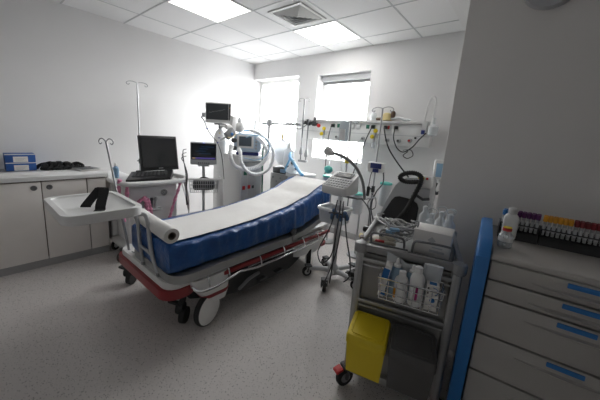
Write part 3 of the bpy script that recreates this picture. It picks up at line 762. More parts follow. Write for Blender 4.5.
bagmesh((-2.72, 2.95, 1.37), .36, .15, seed=8).build('bag', clear('milky_plastic', (.86, .88, .90), .7, .3), t, sharp=80)
b = MB(); b.cyl((-2.72, 2.95, 1.34), (-2.72, 2.95, 1.45), .018); b.build('neck', YELTUBE, t)
su = thing('suction_unit', 'grey suction unit with a dark top module behind the head of the stretcher', 'machine', (-2.62, 2.85, 0))
b = MB(); b.bx(-2.76, -2.44, 2.78, 2.98, .0, .90, .012); b.build('body', mat('warm_grey', (.36, .355, .34), .45), su)
b = MB(); b.bx(-2.73, -2.46, 2.79, 2.97, .902, .985, .008); mo = b.build('module', DGREY, su)
b = MB(); b.bx(-2.58, -2.49, 2.783, 2.788, .92, .97); b.build('display', LBLUE, mo)
for k in range(4):
    b = MB(); b.lathe([(.014, 0), (.014, .008)], (-2.70+.07*k, 2.78, .84-.05*(k % 2)), (0, -1, 0), 12); b.build('port', MGREY, su)
b = MB(); b.tube(smooth([(-2.42, 2.80, 1.20), (-2.384, 2.75, 1.155), (-2.30, 2.73, 1.09), (-2.19, 2.71, 1.0), (-2.10, 2.68, .955)], 6), .020, 10)
tag(b.build('blue_hose', BLUEC), 'light blue breathing hose draped onto the head end of the stretcher', 'hose')
b = MB(); b.tube(smooth([(-2.44, 2.82, 1.19), (-2.42, 2.78, 1.10), (-2.44, 2.74, 1.0), (-2.40, 2.72, .955)], 6), .014, 10)
tag(b.build('blue_hose', BLUEC), 'shorter light blue tube hanging beside the clear bag', 'hose')
t = thing('breathing_mask', 'clear breathing mask with black fittings at the head of the stretcher', 'mask', (-2.36, 2.76, .96))
b = MB(); b.lathe([(.075, 0), (.085, .015), (.07, .05), (.04, .085), (.022, .1), (.022, .125)], (-2.35, 2.77, .955), (.2, -.2, 1)); b.build('cone', HAZE, t)
b = MB(); b.lathe([(.024, .12), (.026, .14), (.018, .17)], (-2.35, 2.77, .955), (.2, -.2, 1)); b.box((-2.27, 2.76, 1.01), (.05, .03, .03), .01); b.box((-2.43, 2.77, 1.02), (.05, .03, .03), .01); b.build('fitting', DGREY, t)
t = thing('equipment_trolley', 'low white unit just beyond the head end of the stretcher, under the breathing mask', 'trolley', (-2.25, 2.93, 0))
b = MB(); b.bx(-2.42, -2.08, 2.72, 2.95, .90, .955, .01); b.build('top', WHITE, t)
b = MB(); b.bx(-2.40, -2.10, 2.74, 2.93, .05, .90, .01); b.build('body', OFFW, t)
for x in (-2.37, -2.13):
    for y in (2.77, 2.90): caster('wheel', (x, y, 0), .025, t, w=.014)

# ------------------------------------------------------------------ services panel on the back wall
PY0, PY1 = 3.40, YB
sp_ = thing('services_panel', 'long white bedhead services panel with gas outlets and sockets on the back wall', 'wall panel', (-1.8, YB, 1.5))
b = MB(); b.bx(-2.78, -.88, 3.42, YB-.001, 1.40, 1.655, .012); b.build('body', WHITE, sp_)
b = MB(); b.bx(-2.80, -.875, 3.395, YB-.001, 1.655, 1.69, .008); b.build('top_shelf', OFFW, sp_)
b = MB(); b.bx(-2.77, -.89, 3.416, 3.4195, 1.518, 1.524); b.build('seam', LGREY, sp_)
for x in (-2.174, -2.09, -1.65, -1.57):
    b = MB(); b.bx(x-.035, x+.035, 3.412, 3.42, 1.575, 1.645, .004); pl_ = b.build('socket_plate', WHITE, sp_)
    b = MB(); b.bx(x-.024, x+.024, 3.407, 3.413, 1.585, 1.635, .004); b.build('socket', GREEN, pl_)
for x in (-1.88, -1.79, -1.38, -1.28):
    b = MB(); b.bx(x-.038, x+.038, 3.412, 3.42, 1.572, 1.648, .004); pl_ = b.build('socket_plate', OFFW, sp_)
    b = MB(); b.bx(x-.022, x+.022, 3.409, 3.413, 1.59, 1.63, .003); b.build('socket', WHITE if x < -1.5 else BRED, pl_)
def outlet(x, z, m_, r=.022):
    b = MB(); b.lathe([(r*1.25, 0), (r*1.25, .008), (r, .012), (r, .03), (r*.6, .034)], (x, 3.42, z), (0, -1, 0), 16); o = b.build('gas_outlet', LGREY, sp_)
    b = MB(); b.lathe([(r*.62, 0), (r*.62, .012), (r*.3, .014)], (x, 3.388, z), (0, -1, 0), 14); b.build('cap', m_, o)
for x, z, m_ in ((-2.10, 1.455, DGREY), (-1.70, 1.455, MGREY), (-1.37, 1.455, MGREY), (-1.225, 1.455, DGREY), (-1.095, 1.465, BRED)): outlet(x, z, m_)
b = MB(); b.box((-1.035, 3.41, 1.50), (.022, .02, .022), .004); b.build('switch', BLACK, sp_)
def flow(x, z, label):
    t = thing('flowmeter', label, 'flowmeter', (x, 3.39, z), 0, 'yellow-capped regulators on the services panel')
    b = MB(); b.cyl((x, 3.42, z), (x, 3.37, z), .02); b.box((x, 3.36, z), (.03, .03, .15), .008); b.build('body', LGREY, t)
    for dz, dx in ((.06, .018), (-.015, -.018)):
        b = MB(); b.lathe([(.025, 0), (.027, .008), (.025, .022), (.010, .026)], (x+dx, 3.345, z+dz), (0, -1, 0), 16); b.build('yellow_cap', YEL, t)
    b = MB(); b.lathe([(.02, 0), (.026, .015), (.026, .07), (.02, .085)], (x, 3.36, z-.16)); b.build('jar', HAZE, t)
    b = MB(); b.box((x+.03, 3.375, z-.005), (.03, .03, .05), .006); b.build('valve', OFFW, t)
flow(-2.30, 1.50, 'yellow-capped regulator on the services panel near the left end, in front of the window')
flow(-1.52, 1.50, 'yellow-capped regulator on the services panel behind the drip stand with the pump')
# plugs
def plug(x, z, label, m_=BLACK):
    b = MB(); b.box((x, 3.392, z), (.04, .05, .04), .008); b.cyl((x, 3.365, z), (x, 3.35, z-.02), .010)
    return tag(b.build('plug', m_), label, 'plug')
plug(-2.174, 1.61, 'black plug in the leftmost green socket of the services panel')
plug(-1.57, 1.61, 'black plug in the green socket behind the drip stand')
for x, lab in ((-1.40, 'left of the two black plugs in the red sockets of the services panel'), (-1.27, 'right of the two black plugs in the red sockets of the services panel')): plug(x, 1.61, lab)
def cable(pts, r, m_, label, cat='cable', k=7):
    b = MB(); b.tube(smooth(pts, k), r, 6); return tag(b.build('cable', m_), label, cat)
cable([(-2.174, 3.35, 1.59), (-2.19, 3.33, 1.45), (-2.20, 3.33, 1.25), (-2.205, 3.34, 1.0), (-2.21, 3.36, .80)], .007, DGREY, 'dark cable hanging straight down from the left green socket')
cable([(-1.57, 3.35, 1.59), (-1.60, 3.30, 1.45), (-1.63, 3.20, 1.2), (-1.62, 3.05, .9), (-1.55, 2.9, .6)], .007, DGREY, 'dark cable running down behind the drip stand from the panel')
cable([(-1.40, 3.35, 1.59), (-1.34, 3.30, 1.46), (-1.27, 3.29, 1.33), (-1.13, 3.28, 1.17), (-.96, 3.2, 1.03), (-.80, 2.85, .95), (-.70, 2.64, 1.0)], .009, BLACK, 'black cable running from the red sockets down to the grey blower')
cable([(-1.27, 3.35, 1.59), (-1.26, 3.33, 1.48), (-1.20, 3.32, 1.37), (-1.12, 3.32, 1.33), (-1.03, 3.32, 1.39), (-.97, 3.33, 1.48), (-.91, 3.35, 1.56)], .007, BLACK, 'black cable swagged from the red sockets to the suction fitting at the panel end')
cable([(-1.13, 3.32, 1.35), (-1.04, 3.32, 1.36), (-1.01, 3.33, 1.30), (-1.07, 3.33, 1.26), (-1.12, 3.33, 1.29), (-1.07, 3.33, 1.34)], .005, BLACK, 'small coil of black cable under the right end of the services panel')
cable([(-1.72, 3.40, 1.45), (-1.79, 3.36, 1.30), (-1.86, 3.34, 1.15), (-1.90, 3.34, .95)], .005, LGREY, 'thin pale tube falling from the panel in front of the window')
# suction jar at right end
t = thing('suction_jar', 'clear suction jar with tall white tube loop at the right panel end', 'jar', (-.92, 3.38, 1.6))
b = MB(); b.lathe([(.03, 0), (.05, .015), (.052, .10), (.03, .125), (.018, .13), (.016, .2)], (-.845, 3.36, 1.53)); b.build('bottle', HAZE, t)
b = MB(); b.bx(-.97, -.91, 3.36, 3.395, 1.57, 1.69, .01); b.build('fitting', OFFW, t)
b = MB(); b.bx(-.965, -.925, 3.345, 3.36, 1.545, 1.59, .006); b.build('valve', NAVY, t)
b = MB(); b.tube(smooth([(-.95, 3.37, 1.69), (-.945, 3.37, 1.80), (-.925, 3.37, 1.92), (-.895, 3.37, 1.955), (-.865, 3.37, 1.92), (-.862, 3.37, 1.80), (-.868, 3.365, 1.66)], 6), .011, 8); b.build('tube_loop', WHITE, t)
# items on the panel shelf
t = thing('oxygen_mask', 'crumpled pale yellow mask and tubing on the services panel shelf', 'mask', (-1.38, 3.44, 1.69))
b = MB(); b.lathe([(.03, 0), (.06, .01), (.066, .05), (.045, .09), (.02, .10)], (-1.43, 3.46, 1.691)); b.build('cone', YELTUBE, t)
b = MB(); b.lathe([(.022, .0), (.028, .012), (.028, .06), (.016, .08)], (-1.35, 3.45, 1.73)); b.build('cap', BROWN, t)
b = MB(); b.tube(smooth([(-1.38, 3.45, 1.72), (-1.28, 3.45, 1.73), (-1.2, 3.45, 1.71), (-1.13, 3.45, 1.70)], 5), .016, 8); b.build('tubing', HAZE, t)
t = thing('resuscitation_bag', 'small white bag with brown valve on the panel shelf behind the drip stand', 'bag', (-1.58, 3.45, 1.69))
b = MB(); b.lathe([(.02, 0), (.04, .01), (.045, .05), (.03, .09), (.015, .1)], (-1.60, 3.45, 1.691)); b.build('bag', HAZE, t)
b = MB(); b.tube([(-1.56, 3.45, 1.71), (-1.49, 3.45, 1.715)], .02, 8); b.build('valve', BROWN, t)
# equipment rail with clamps, left of panel
rl = thing('equipment_rail', 'steel equipment rail with grey clamp block in front of the left window', 'rail', (-3.2, 3.40, 1.6))
b = MB(); b.box((-3.20, 3.40, 1.605), (.86, .014, .038), .003); b.build('rail', MGREY, rl)
b = MB(); b.box((-3.43, 3.375, 1.62), (.09, .06, .11), .01); b.build('clamp_block', MGREY, rl)
for x in (-3.02, -2.85):
    b = MB(); b.box((x, 3.375, 1.605), (.045, .06, .05), .008); b.build('clamp', LGREY, rl)
for x in (-3.61, -2.79):
    b = MB(); b.bx(x-.015, x+.015, 3.405, YB+.0, 1.59, 1.62, .003); b.build('bracket', LGREY, rl)
b = MB(); b.box((-3.43, 3.37, 1.36), (.045, .035, .50), .006)
tag(b.build('rail_post', MGREY), 'grey square post hanging from the clamp block on the equipment rail', 'post')
b = MB(); b.cyl((-3.62, 3.38, 1.18), (-3.62, 3.38, 1.80), .011)
tag(b.build('rail_pole', STEEL), 'thin steel pole at the left end of the equipment rail', 'pole')
t = thing('infusion_pole', 'steel infusion pole with bottom bar standing between the two windows', 'pole', (-2.65, 3.30, 1.0))
b = MB(); b.cyl((-2.645, 3.30, 1.08), (-2.645, 3.30, 1.97), .011); b.build('pole', DSTEEL, t)
b = MB(); b.cyl((-2.56, 3.32, 1.08), (-2.56, 3.32, 1.68), .010); b.build('second_pole', DSTEEL, t)
b = MB(); hooks(b, V((-2.645, 3.30, 1.968)), 2, .09, .004, .2); b.build('hook', STEEL, t)
for p in ((-2.645, 3.30, 1.15), (-2.56, 3.32, 1.12)):
    b = MB(); b.lathe([(.012, 0), (.026, .01), (.03, .05), (.014, .12)], p); b.build('drip_chamber', MGREY, t)
b = MB(); b.box((-2.61, 3.31, 1.06), (.16, .05, .035), .008); b.build('bottom_bar', MGREY, t)
b = MB(); b.tube([(-2.645, 3.30, 1.62), (-2.60, 3.40, 1.62), (-2.58, 3.425, 1.62)], .012, 8); b.build('wall_bracket', DGREY, t)
t = thing('rail_clamp', 'black screw clamp with red knob joined to the left end of the services panel', 'clamp', (-2.55, 3.37, 1.6))
b = MB(); b.tube([(-2.64, 3.34, 1.645), (-2.42, 3.36, 1.615)], .022, 10); b.box((-2.58, 3.35, 1.64), (.06, .05, .09), .012); b.box((-2.48, 3.355, 1.63), (.05, .05, .08), .012); b.build('body', BLACK, t)
b = MB(); b.lathe([(.024, 0), (.028, .012), (.024, .03)], (-2.41, 3.36, 1.60), (1, -.2, -.1)); b.build('knob', BRED, t)
b = MB(); b.lathe([(.02, 0), (.022, .02), (.016, .05)], (-2.47, 3.35, 1.67), (.3, 0, 1)); b.build('lever', DGREY, t)
cable([(-3.6, 3.36, 1.63), (-3.50, 3.34, 1.69), (-3.38, 3.33, 1.66), (-3.2, 3.33, 1.62)], .006, LGREY, 'pale looped cable on the left end of the equipment rail')
cable([(-2.95, 3.35, 1.66), (-2.83, 3.33, 1.56), (-2.72, 3.33, 1.54), (-2.60, 3.33, 1.60)], .006, DGREY, 'dark cable sagging between the equipment rail and the infusion pole')
# mint cloths
t = thing('mint_mask', 'mint green oxygen mask hanging by the stretcher head', 'mask', (-1.87, 2.95, 1.03))
b = bagmesh((-1.90, 2.95, 1.09), .10, .055, seed=5); b.build('cup', MINT, t, sharp=80)
b = MB(); b.tube(smooth([(-1.90, 2.95, 1.085), (-1.95, 3.1, 1.25), (-2.0, 3.3, 1.40), (-2.02, 3.385, 1.455)], 6), .004, 6); b.build('tube', CLEAR, t)
def canister(x, y, z, r, h, label, post=True):
    t = thing('suction_canister', label, 'canister', (x, y, 0))
    b = MB(); b.lathe([(r*.85, 0), (r, .02), (r, h), (r*.94, h), (r*.93, .03)], (x, y, z)); b.build('jar', HAZE, t)
    b = MB(); b.lathe([(r*1.06, 0), (r*1.06, .02), (r*.5, .03)], (x, y, z+h)); b.build('lid', MINT, t)
    b = MB(); b.cyl((x, y+r+.02, 0), (x, y+r+.02, z+h*.8), .011); b.lathe([(.10, 0), (.10, .02), (.02, .03)], (x, y+r+.02, 0)); b.box((x, y+r*.98, z+h*.6), (.05, .05, .04), .006); b.build('post', LGREY, t)
canister(-1.45, 2.95, .57, .062, .23, 'clear suction canister with mint lid left of the drip stand with the pump')
canister(-1.19, 3.10, .70, .065, .25, 'clear suction canister with mint lid between the drip stand and the grey blower')
canister(-1.95, 3.05, .72, .075, .21, 'clear suction canister with mint lid just beyond the stretcher head')

# ------------------------------------------------------------------ ECG cart
ec_ = thing('ecg_cart', 'white ECG recorder on a wheeled stand with a basket beside the stretcher head', 'medical cart', (-1.335, 2.33, 0))
cxx, cyy = -1.335, 2.33
b = MB(); b.cyl((cxx, cyy, .12), (cxx, cyy, .92), .026, n=18); b.build('pole', mat('pale_steel', (.62, .63, .64), .35, metal=.6), ec_)
b = MB(); b.lathe([(.06, .07), (.065, .10), (.045, .15), (.03, .17)], (cxx, cyy, 0)); b.build('hub', LGREY, ec_)
for k, a in enumerate((R(285), R(357), R(69), R(141), R(213))):
    d = V((math.cos(a), math.sin(a), 0)); o = V((cxx, cyy, 0))
    b = MB(); b.tube(smooth([o+V((0, 0, .095)), o+d*.14+V((0, 0, .10)), o+d*.27+V((0, 0, .085))], 4), [.032, .03, .028, .026, .024, .022, .022, .022, .022], 10); b.build('foot', LGREY, ec_)
    caster('wheel', o+d*.27, .05, ec_, a+PI/2+.4, hub=OFFW, w=.03)
EM = Matrix.Translation(V((cxx+.02, cyy-.06, 0)))
e1 = MB(); rings = []
RP = rounded(-.135, .135, -.12, .13, .025, 4)
for (z, k) in ((.925, .93), (.94, 1), (.985, 1)): rings.append([EM @ V((x*k, y*k, z)) for x, y in RP])
ez = lambda y: .995+.12*(y+.12)/.25
rings.append([EM @ V((x*.97, y*.97, ez(y))) for x, y in RP])
e1.rings(rings); ecd = e1.build('recorder', OFFW, ec_)
tl = Matrix.Rotation(math.atan(.12/.25), 3, 'X')
b = MB(); b.box(EM @ V((-.005, .075, ez(.075)+.003)), (.19, .085, .012), .004, 2, tl); dsp = b.build('display', MGREY, ecd)
b = MB(); b.box(EM @ V((-.005, .073, ez(.075)+.010)), (.155, .062, .003), .001, 1, tl); b.build('screen', SCREENG, dsp)
b = MB()
for r_ in range(4):
    for k in range(9): b.box(EM @ V((-.112+.028*k, -.095+.034*r_, ez(-.095+.034*r_)+.002)), (.021, .024, .008), .003, 1, tl)
b.build('key', LGREY, ecd)
b = MB(); b.box((cxx+.02, cyy-.05, .916), (.14, .14, .02), .006); b.build('mount_plate', LGREY, ec_)
bp_ = rounded(cxx-.10, cxx+.165, cyy-.24, cyy-.02, .045, 4); BC = (cxx+.032, cyy-.13)
b = MB(); b.tube([(x, y, .79) for x, y in bp_], .016, 8, cyc=True); b.build('basket_rim', WHITE, ec_)
sb = lambda k: [(BC[0]+(x-BC[0])*k, BC[1]+(y-BC[1])*k) for x, y in bp_]
b = MB(); b.rings([[V((x, y, .782)) for x, y in bp_], [V((x, y, .665)) for x, y in sb(.9)]], caps=False); b.build('basket', HAZE, ec_)
b = MB(); b.prism(sb(.9), lambda x, y: (x, y, .659), lambda x, y: (x, y, .665)); b.build('basket_floor', LGREY, ec_)
b = MB(); b.box((cxx, cyy-.03, .75), (.07, .06, .10), .008); b.build('basket_bracket', LGREY, ec_)
# side pole with bag
b = MB(); b.cyl((cxx-.02, cyy+.10, .90), (cxx-.02, cyy+.10, 1.62), .008); b.tube([(cxx, cyy, .90), (cxx-.02, cyy+.10, .90)], .012); po = b.build('bag_pole', STEEL, ec_)
b = MB(); hooks(b, V((cxx-.02, cyy+.10, 1.618)), 2, .07, .0035, .3); b.build('hook', STEEL, po)
b = MB(); b.box((cxx-.02, cyy+.10, 1.225), (.036, .036, .05), .008); b.build('yellow_clamp', YEL, ec_)
t = thing('infusion_bag', 'clear infusion bag hanging from the pole above the ECG recorder', 'infusion bag', (cxx-.06, cyy+.05, 1.45))
b = MB(); rings = []
for (z, w_, d_) in ((1.605, .018, .006), (1.595, .045, .010), (1.56, .050, .018), (1.45, .050, .024), (1.36, .046, .024), (1.325, .03, .016), (1.31, .012, .008)):
    rings.append([V((cxx-.062+x*w_, cyy+.055+y*d_, z)) for x, y in rounded(-1, 1, -1, 1, .6, 3)])
b.rings(rings); b.build('bag', clear('saline_bag', (.80, .84, .87), .5, .15), t)
b = MB(); b.bx(cxx-.095, cxx-.03, cyy+.029, cyy+.0305, 1.42, 1.53); b.build('label', WHITE, t)
b = MB(); b.cyl((cxx-.062, cyy+.055, 1.31), (cxx-.062, cyy+.055, 1.29), .009); b.lathe([(.008, 0), (.012, -.01), (.012, -.05), (.004, -.06)], (cxx-.062, cyy+.055, 1.29)); b.build('drip_chamber', HAZE, t)
b = MB(); b.tube(smooth([(cxx-.062, cyy+.055, 1.23), (cxx-.05, cyy+.06, 1.10), (cxx-.03, cyy+.05, .9), (cxx+.04, cyy+.05, .7)], 6), .0035, 6); b.build('line', CLEAR, t)
t = thing('gooseneck_lamp', 'grey gooseneck lamp arching over the ECG recorder', 'lamp', (cxx, cyy, .95))
gp = smooth([(-1.40, 2.2, 1.303), (-1.33, 2.2, 1.295), (-1.25, 2.21, 1.27), (-1.14, 2.22, 1.192), (-1.07, 2.23, 1.078), (-1.043, 2.24, .96), (-1.043, 2.24, .92)], 8)
b = MB(); b.tube(gp, [.0135*(1+.1*(i % 2)) for i in range(len(gp))], 8); b.build('neck', mat('neck_grey', (.25, .25, .255), .5), t)
b = MB(); b.lathe([(.014, -.02), (.022, 0), (.040, .03), (.042, .06), (.036, .075), (.01, .07)], (-1.39, 2.2, 1.30), (-.85, -.1, .32), 18); b.build('head', WHITE, t)
b = MB(); b.tube([(-1.043, 2.24, .93), (-1.12, 2.28, .905), (-1.31, 2.33, .89)], .009, 8); b.build('bracket', DSTEEL, t)
t = thing('lead_clamps', 'blue ECG lead clamps bunched on the right of the cart basket', 'clamps', (-1.16, 2.05, .80))
for k in range(6):
    b = MB(); b.lathe([(.014, 0), (.02, .012), (.02, .05), (.010, .06)], (-1.24+.03*k, 2.055+.012*(k % 2), .73+.022*((k*5) % 3)), (.3*(-1)**k, -.4, 1), 10); b.build('clamp', mat('steel_blue', (.06, .13, .26), .4), t)
b = MB(); b.tube(smooth([(-1.27, 2.05, .78), (-1.17, 2.03, .80), (-1.09, 2.05, .785)], 5), .008); b.build('bar', DGREY, t)
t = thing('pressure_cuff', 'blue rolled cuff lying in the ECG cart basket', 'cuff', (-1.38, 2.17, .69))
b = MB(); b.lathe([(.02, 0), (.048, .004), (.05, .1), (.02, .104)], (-1.385, 2.17, .718), (.9, .3, 0)); b.build('cuff', NAVY, t)
b = MB(); b.lathe([(.052, .045), (.052, .06)], (-1.385, 2.17, .718), (.9, .3, 0)); b.build('band', MGREY, t)
for k, (pts, lab) in enumerate((
    ([(-1.15, 2.02, .92), (-1.13, 1.985, .80), (-1.14, 1.98, .6), (-1.15, 1.99, .35), (-1.17, 2.0, .15)], 'dark ECG lead hanging straight down in front of the cart pole'),
    ([(-1.12, 2.02, .92), (-1.10, 1.98, .7), (-1.12, 1.97, .45), (-1.19, 1.97, .2), (-1.23, 1.96, .10)], 'dark ECG lead swinging to the left at its lower end'),
    ([(-1.18, 2.02, .92), (-1.20, 1.985, .7), (-1.28, 1.98, .50), (-1.31, 1.98, .40), (-1.26, 1.98, .32), (-1.17, 1.98, .42), (-1.14, 1.98, .6)], 'dark ECG lead looping left of the cart pole'),
    ([(-1.10, 2.03, .80), (-1.04, 1.99, .62), (-.99, 1.99, .45), (-.98, 2.0, .30), (-1.03, 2.0, .22)], 'dark ECG lead bowing out to the right of the cart pole'),
    ([(-1.06, 2.24, .92), (-.99, 2.24, .85), (-.96, 2.26, .72), (-.97, 2.3, .55)], 'dark lead hanging from the foot of the gooseneck lamp'))):
    cable(pts, .0055, DGREY, lab)
b = MB(); b.box((-1.12, 2.34, .135), (.07, .06, .06), .01)
o = tag(b.build('pedal_box', BLACK), 'small black box on the foot of the ECG cart', 'box')
cable([(-1.03, 2.25, .925), (-1.0, 2.35, .93), (-1.02, 2.45, .91), (-1.115, 2.59, .90)], .006, STEEL, 'thin steel link bar between the ECG cart and the drip stand')

# pump on the drip stand
t = thing('infusion_pump', 'small white infusion pump with a blue front clamped to the drip stand', 'pump', (-1.10, 2.55, 1.12))
b = MB(); b.box((-1.093, 2.545, 1.188), (.155, .075, .095), .012, 3); b.build('case', WHITE, t)
b = MB(); b.box((-1.083, 2.504, 1.205), (.11, .008, .05), .004); b.build('front', NAVY, t)
b = MB(); b.box((-1.083, 2.506, 1.160), (.06, .008, .035), .004); b.build('display', NAVY, t)
b = MB(); b.box((-1.12, 2.592, 1.17), (.04, .03, .05), .006); b.build('clamp', MGREY, t)
cable([(-1.02, 2.55, 1.15), (-1.0, 2.52, 1.05), (-1.05, 2.5, .95), (-1.09, 2.52, .80), (-1.05, 2.55, .60), (-1.1, 2.57, .50)], .006, DGREY, 'dark lead dropping from the infusion pump beside the drip stand pole')
t = thing('hand_control', 'small black hand control hanging on the drip stand below the pump', 'hand control', (-1.15, 2.55, .9))
b = MB(); b.box((-1.155, 2.555, .94), (.03, .03, .10), .01, 3); b.build('body', BLACK, t)
b = MB(); b.tube([(-1.155, 2.555, .99), (-1.15, 2.56, 1.10), (-1.14, 2.565, 1.15)], .004, 6); b.build('cord', BLACK, t)
cable([(-1.12, 2.57, .92), (-1.06, 2.54, .88), (-1.05, 2.53, .80), (-1.10, 2.53, .77), (-1.14, 2.55, .82), (-1.12, 2.58, .88)], .0045, DGREY, 'coil of dark lead tied round the lower part of the drip stand')

# ------------------------------------------------------------------ grey blower with black hose
bw = thing('patient_warmer', 'grey blower with a large black front panel and ribbed black hose', 'blower', (-.76, 2.55, 0))
def tilt(x, z, y=2.38): return V((x, y+.06*(z-.6), z))
outl = [(-.955, .42), (-.955, .66), (-.945, .77), (-.90, .92), (-.84, 1.07), (-.80, 1.12), (-.745, 1.15), (-.58, 1.17), (-.56, 1.14), (-.555, 1.06), (-.545, .85), (-.56, .42)]
b = MB(); b.rings([[tilt(*p) for p in outl], [tilt(-.75+(p[0]+.75)*1.03, p[1], 2.41) for p in outl], [tilt(p[0], p[1], 2.56) for p in outl], [tilt(-.75+(p[0]+.75)*.85, .4+(p[1]-.4)*.95, 2.62) for p in outl]]); b.build('shell', LGREY, bw)
pan = [(-.93, .50), (-.925, .65), (-.915, .79), (-.85, .935), (-.825, .97), (-.79, .98), (-.68, .973), (-.635, .945), (-.62, .91), (-.62, .81), (-.645, .66), (-.67, .50)]
b = MB(); b.rings([[tilt(*p, 2.385) for p in pan], [tilt(*p, 2.366) for p in pan], [tilt(-.78+(p[0]+.78)*.93, .74+(p[1]-.74)*.94, 2.358) for p in pan]]); b.build('front_panel', BLACK, bw)
b = MB(); b.box((-.605, 2.41, 1.135), (.115, .09, .10), .02, 3); hs = b.build('control_head', OFFW, bw)
b = MB(); b.box((-.625, 2.362, 1.168), (.05, .006, .02), .003); b.build('display', YEL, hs)
b = MB(); b.box((-.58, 2.362, 1.168), (.018, .006, .018), .003); b.build('button', BRED, hs)
hp_ = smooth([(-.60, 2.34, 1.145), (-.68, 2.32, 1.13), (-.745, 2.31, 1.13), (-.778, 2.31, 1.158), (-.745, 2.32, 1.19), (-.675, 2.32, 1.205), (-.62, 2.32, 1.185), (-.612, 2.31, 1.13), (-.642, 2.30, 1.03), (-.694, 2.29, .882), (-.80, 2.27, .73), (-.90, 2.26, .668), (-.97, 2.26, .655)], 9)
b = MB(); b.tube(hp_, [.0185*(1+.10*(1 if i % 2 else -1)) for i in range(len(hp_))], 10); hh = b.build('hose', RUBBER, bw)
b = MB(); b.lathe([(.026, 0), (.028, .01), (.028, .05), (.022, .06)], (-.96, 2.26, .655), (-1, -.05, -.05)); b.build('hose_end', BLACK, hh)
b = MB(); b.tube([(-.64, 2.36, 1.02), (-.585, 2.34, 1.0), (-.54, 2.36, 1.01)], .012, 8); b.build('hose_clip', DGREY, bw)
for s_ in (-.91, -.59):
    b = MB(); b.box((s_+.03*(1 if s_ < -.8 else -1), 2.50, .24), (.05, .16, .42), .012); b.build('leg', DGREY, bw)
b = MB(); b.box((-.745, 2.50, .075), (.36, .30, .05), .02, 3); b.build('base', MGREY, bw)
for x in (-.89, -.60):
    for y in (2.38, 2.62): caster('wheel', (x, y, 0), .03, bw, w=.016)
sm = thing('wall_monitor', 'small white monitor on a swivel arm, half hidden by the near right wall edge', 'monitor', (-.50, 2.5, 1.2))
Q = Matrix.Rotation(R(20), 3, 'Z') @ Matrix.Rotation(R(-14), 3, 'X')
b = MB(); b.box((-.545, 2.66, 1.23), (.13, .03, .17), .012, 3, Q); b.build('case', WHITE, sm)
b = MB(); b.box((-.541, 2.642, 1.225), (.095, .006, .12), .002, 1, Q); b.build('screen', LBLUE, sm)
b = MB(); b.tube([(-.545, 2.66, 1.15), (-.51, 2.68, 1.08), (-.44, 2.69, 1.06)], .016, 8); b.box((-.44, 2.69, 1.06), (.02, .08, .10), .006); b.build('arm', LGREY, sm)
b = MB(); b.tube(smooth([(-.57, 2.65, 1.11), (-.58, 2.63, 1.05), (-.55, 2.63, 1.02), (-.52, 2.66, 1.05)], 5), .014, 8); b.build('grip', DGREY, sm)

# ------------------------------------------------------------------ instrument trolley (own frame: front = -y)
TRZ = R(14.5)
tl_ = thing('instrument_trolley', 'grey aluminium trolley carrying bins and a wire basket, left of the drawer cart', 'trolley', (-.448, 1.655, 0), TRZ)
W_, D_ = .25, .295
for x in (-1, 1):
    for y in (-1, 1):
        b = MB(); b.box((x*(W_-.022), y*(D_-.022), .475), (.044, .044, .75), .010, 2); b.box((x*(W_-.022), y*(D_-.0)-y*.0, .475), (.012, .006, .74), .0); fl(b, 'post', ALU, tl_)
        b = MB(); b.lathe([(.030, .85), (.034, .86), (.034, .893), (.030, .902), (.016, .905)], (x*(W_-.018), y*(D_-.018), 0), n=20); fl(b, 'corner_cap', mat('cap_grey', (.30, .30, .30), .4), tl_)
b = MB()
for x in (-1, 1): b.box((x*(W_-.012), 0, .882), (.026, D_*2-.06, .034), .006)
for y in (-1, 1): b.box((0, y*(D_-.012), .882), (W_*2-.06, .026, .034), .006)
fl(b, 'top_rim', mat('rim_grey', (.26, .258, .255), .45), tl_)
b = MB(); b.box((0, 0, .858), (W_*2-.05, D_*2-.05, .012)); fl(b, 'top_shelf', ALU, tl_)
b = MB(); b.box((0, -(D_-.035), .49), (W_*2-.08, .006, .70)); fl(b, 'front_panel', TROL, tl_)
for x in (-1, 1):
    b = MB(); b.box((x*(W_-.03), 0, .49), (.006, D_*2-.08, .70)); fl(b, 'side_panel', TROL, tl_)
b = MB(); b.box((0, (D_-.035), .49), (W_*2-.08, .006, .70)); fl(b, 'back_panel', TROL, tl_)
for z in (.815, .575):
    b = MB(); b.box((0, -(D_-.010), z), (W_*2-.07, .016, .020), .003); b.box((0, -(D_-.010), z-.030), (W_*2-.07, .012, .010), .002); fl(b, 'front_rail', ALU, tl_)
b = MB(); b.box((0, 0, .125), (W_*2, D_*2, .05), .012); fl(b, 'base', ALU, tl_)
for x in (-1, 1):
    for y in (-1, 1):
        p = tl_.matrix_basis @ V((x*(W_-.01), y*(D_-.01), 0))
        caster('wheel', p, .055, tl_, TRZ+R(-40), brake=BRED if y < 0 else None, hub=MGREY, w=.028)
b = MB()
b.tube(smooth([(.02, -.255, .90), (.025, -.262, .955), (.06, -.265, .965), (.17, -.265, .965), (.195, -.262, .95), (.20, -.255, .90)], 4), .006, 8)
b.tube(smooth([(-.19, -.23, .90), (-.19, -.235, .945), (-.16, -.24, .955), (-.05, -.24, .955), (-.025, -.235, .94), (-.02, -.23, .90)], 4), .006, 8)
b.tube([(.0, -.255, .893), (.22, -.255, .893)], .005); b.tube([(-.2, -.23, .893), (0, -.23, .893)], .005)
fl(b, 'guard_rail', DSTEEL, tl_)

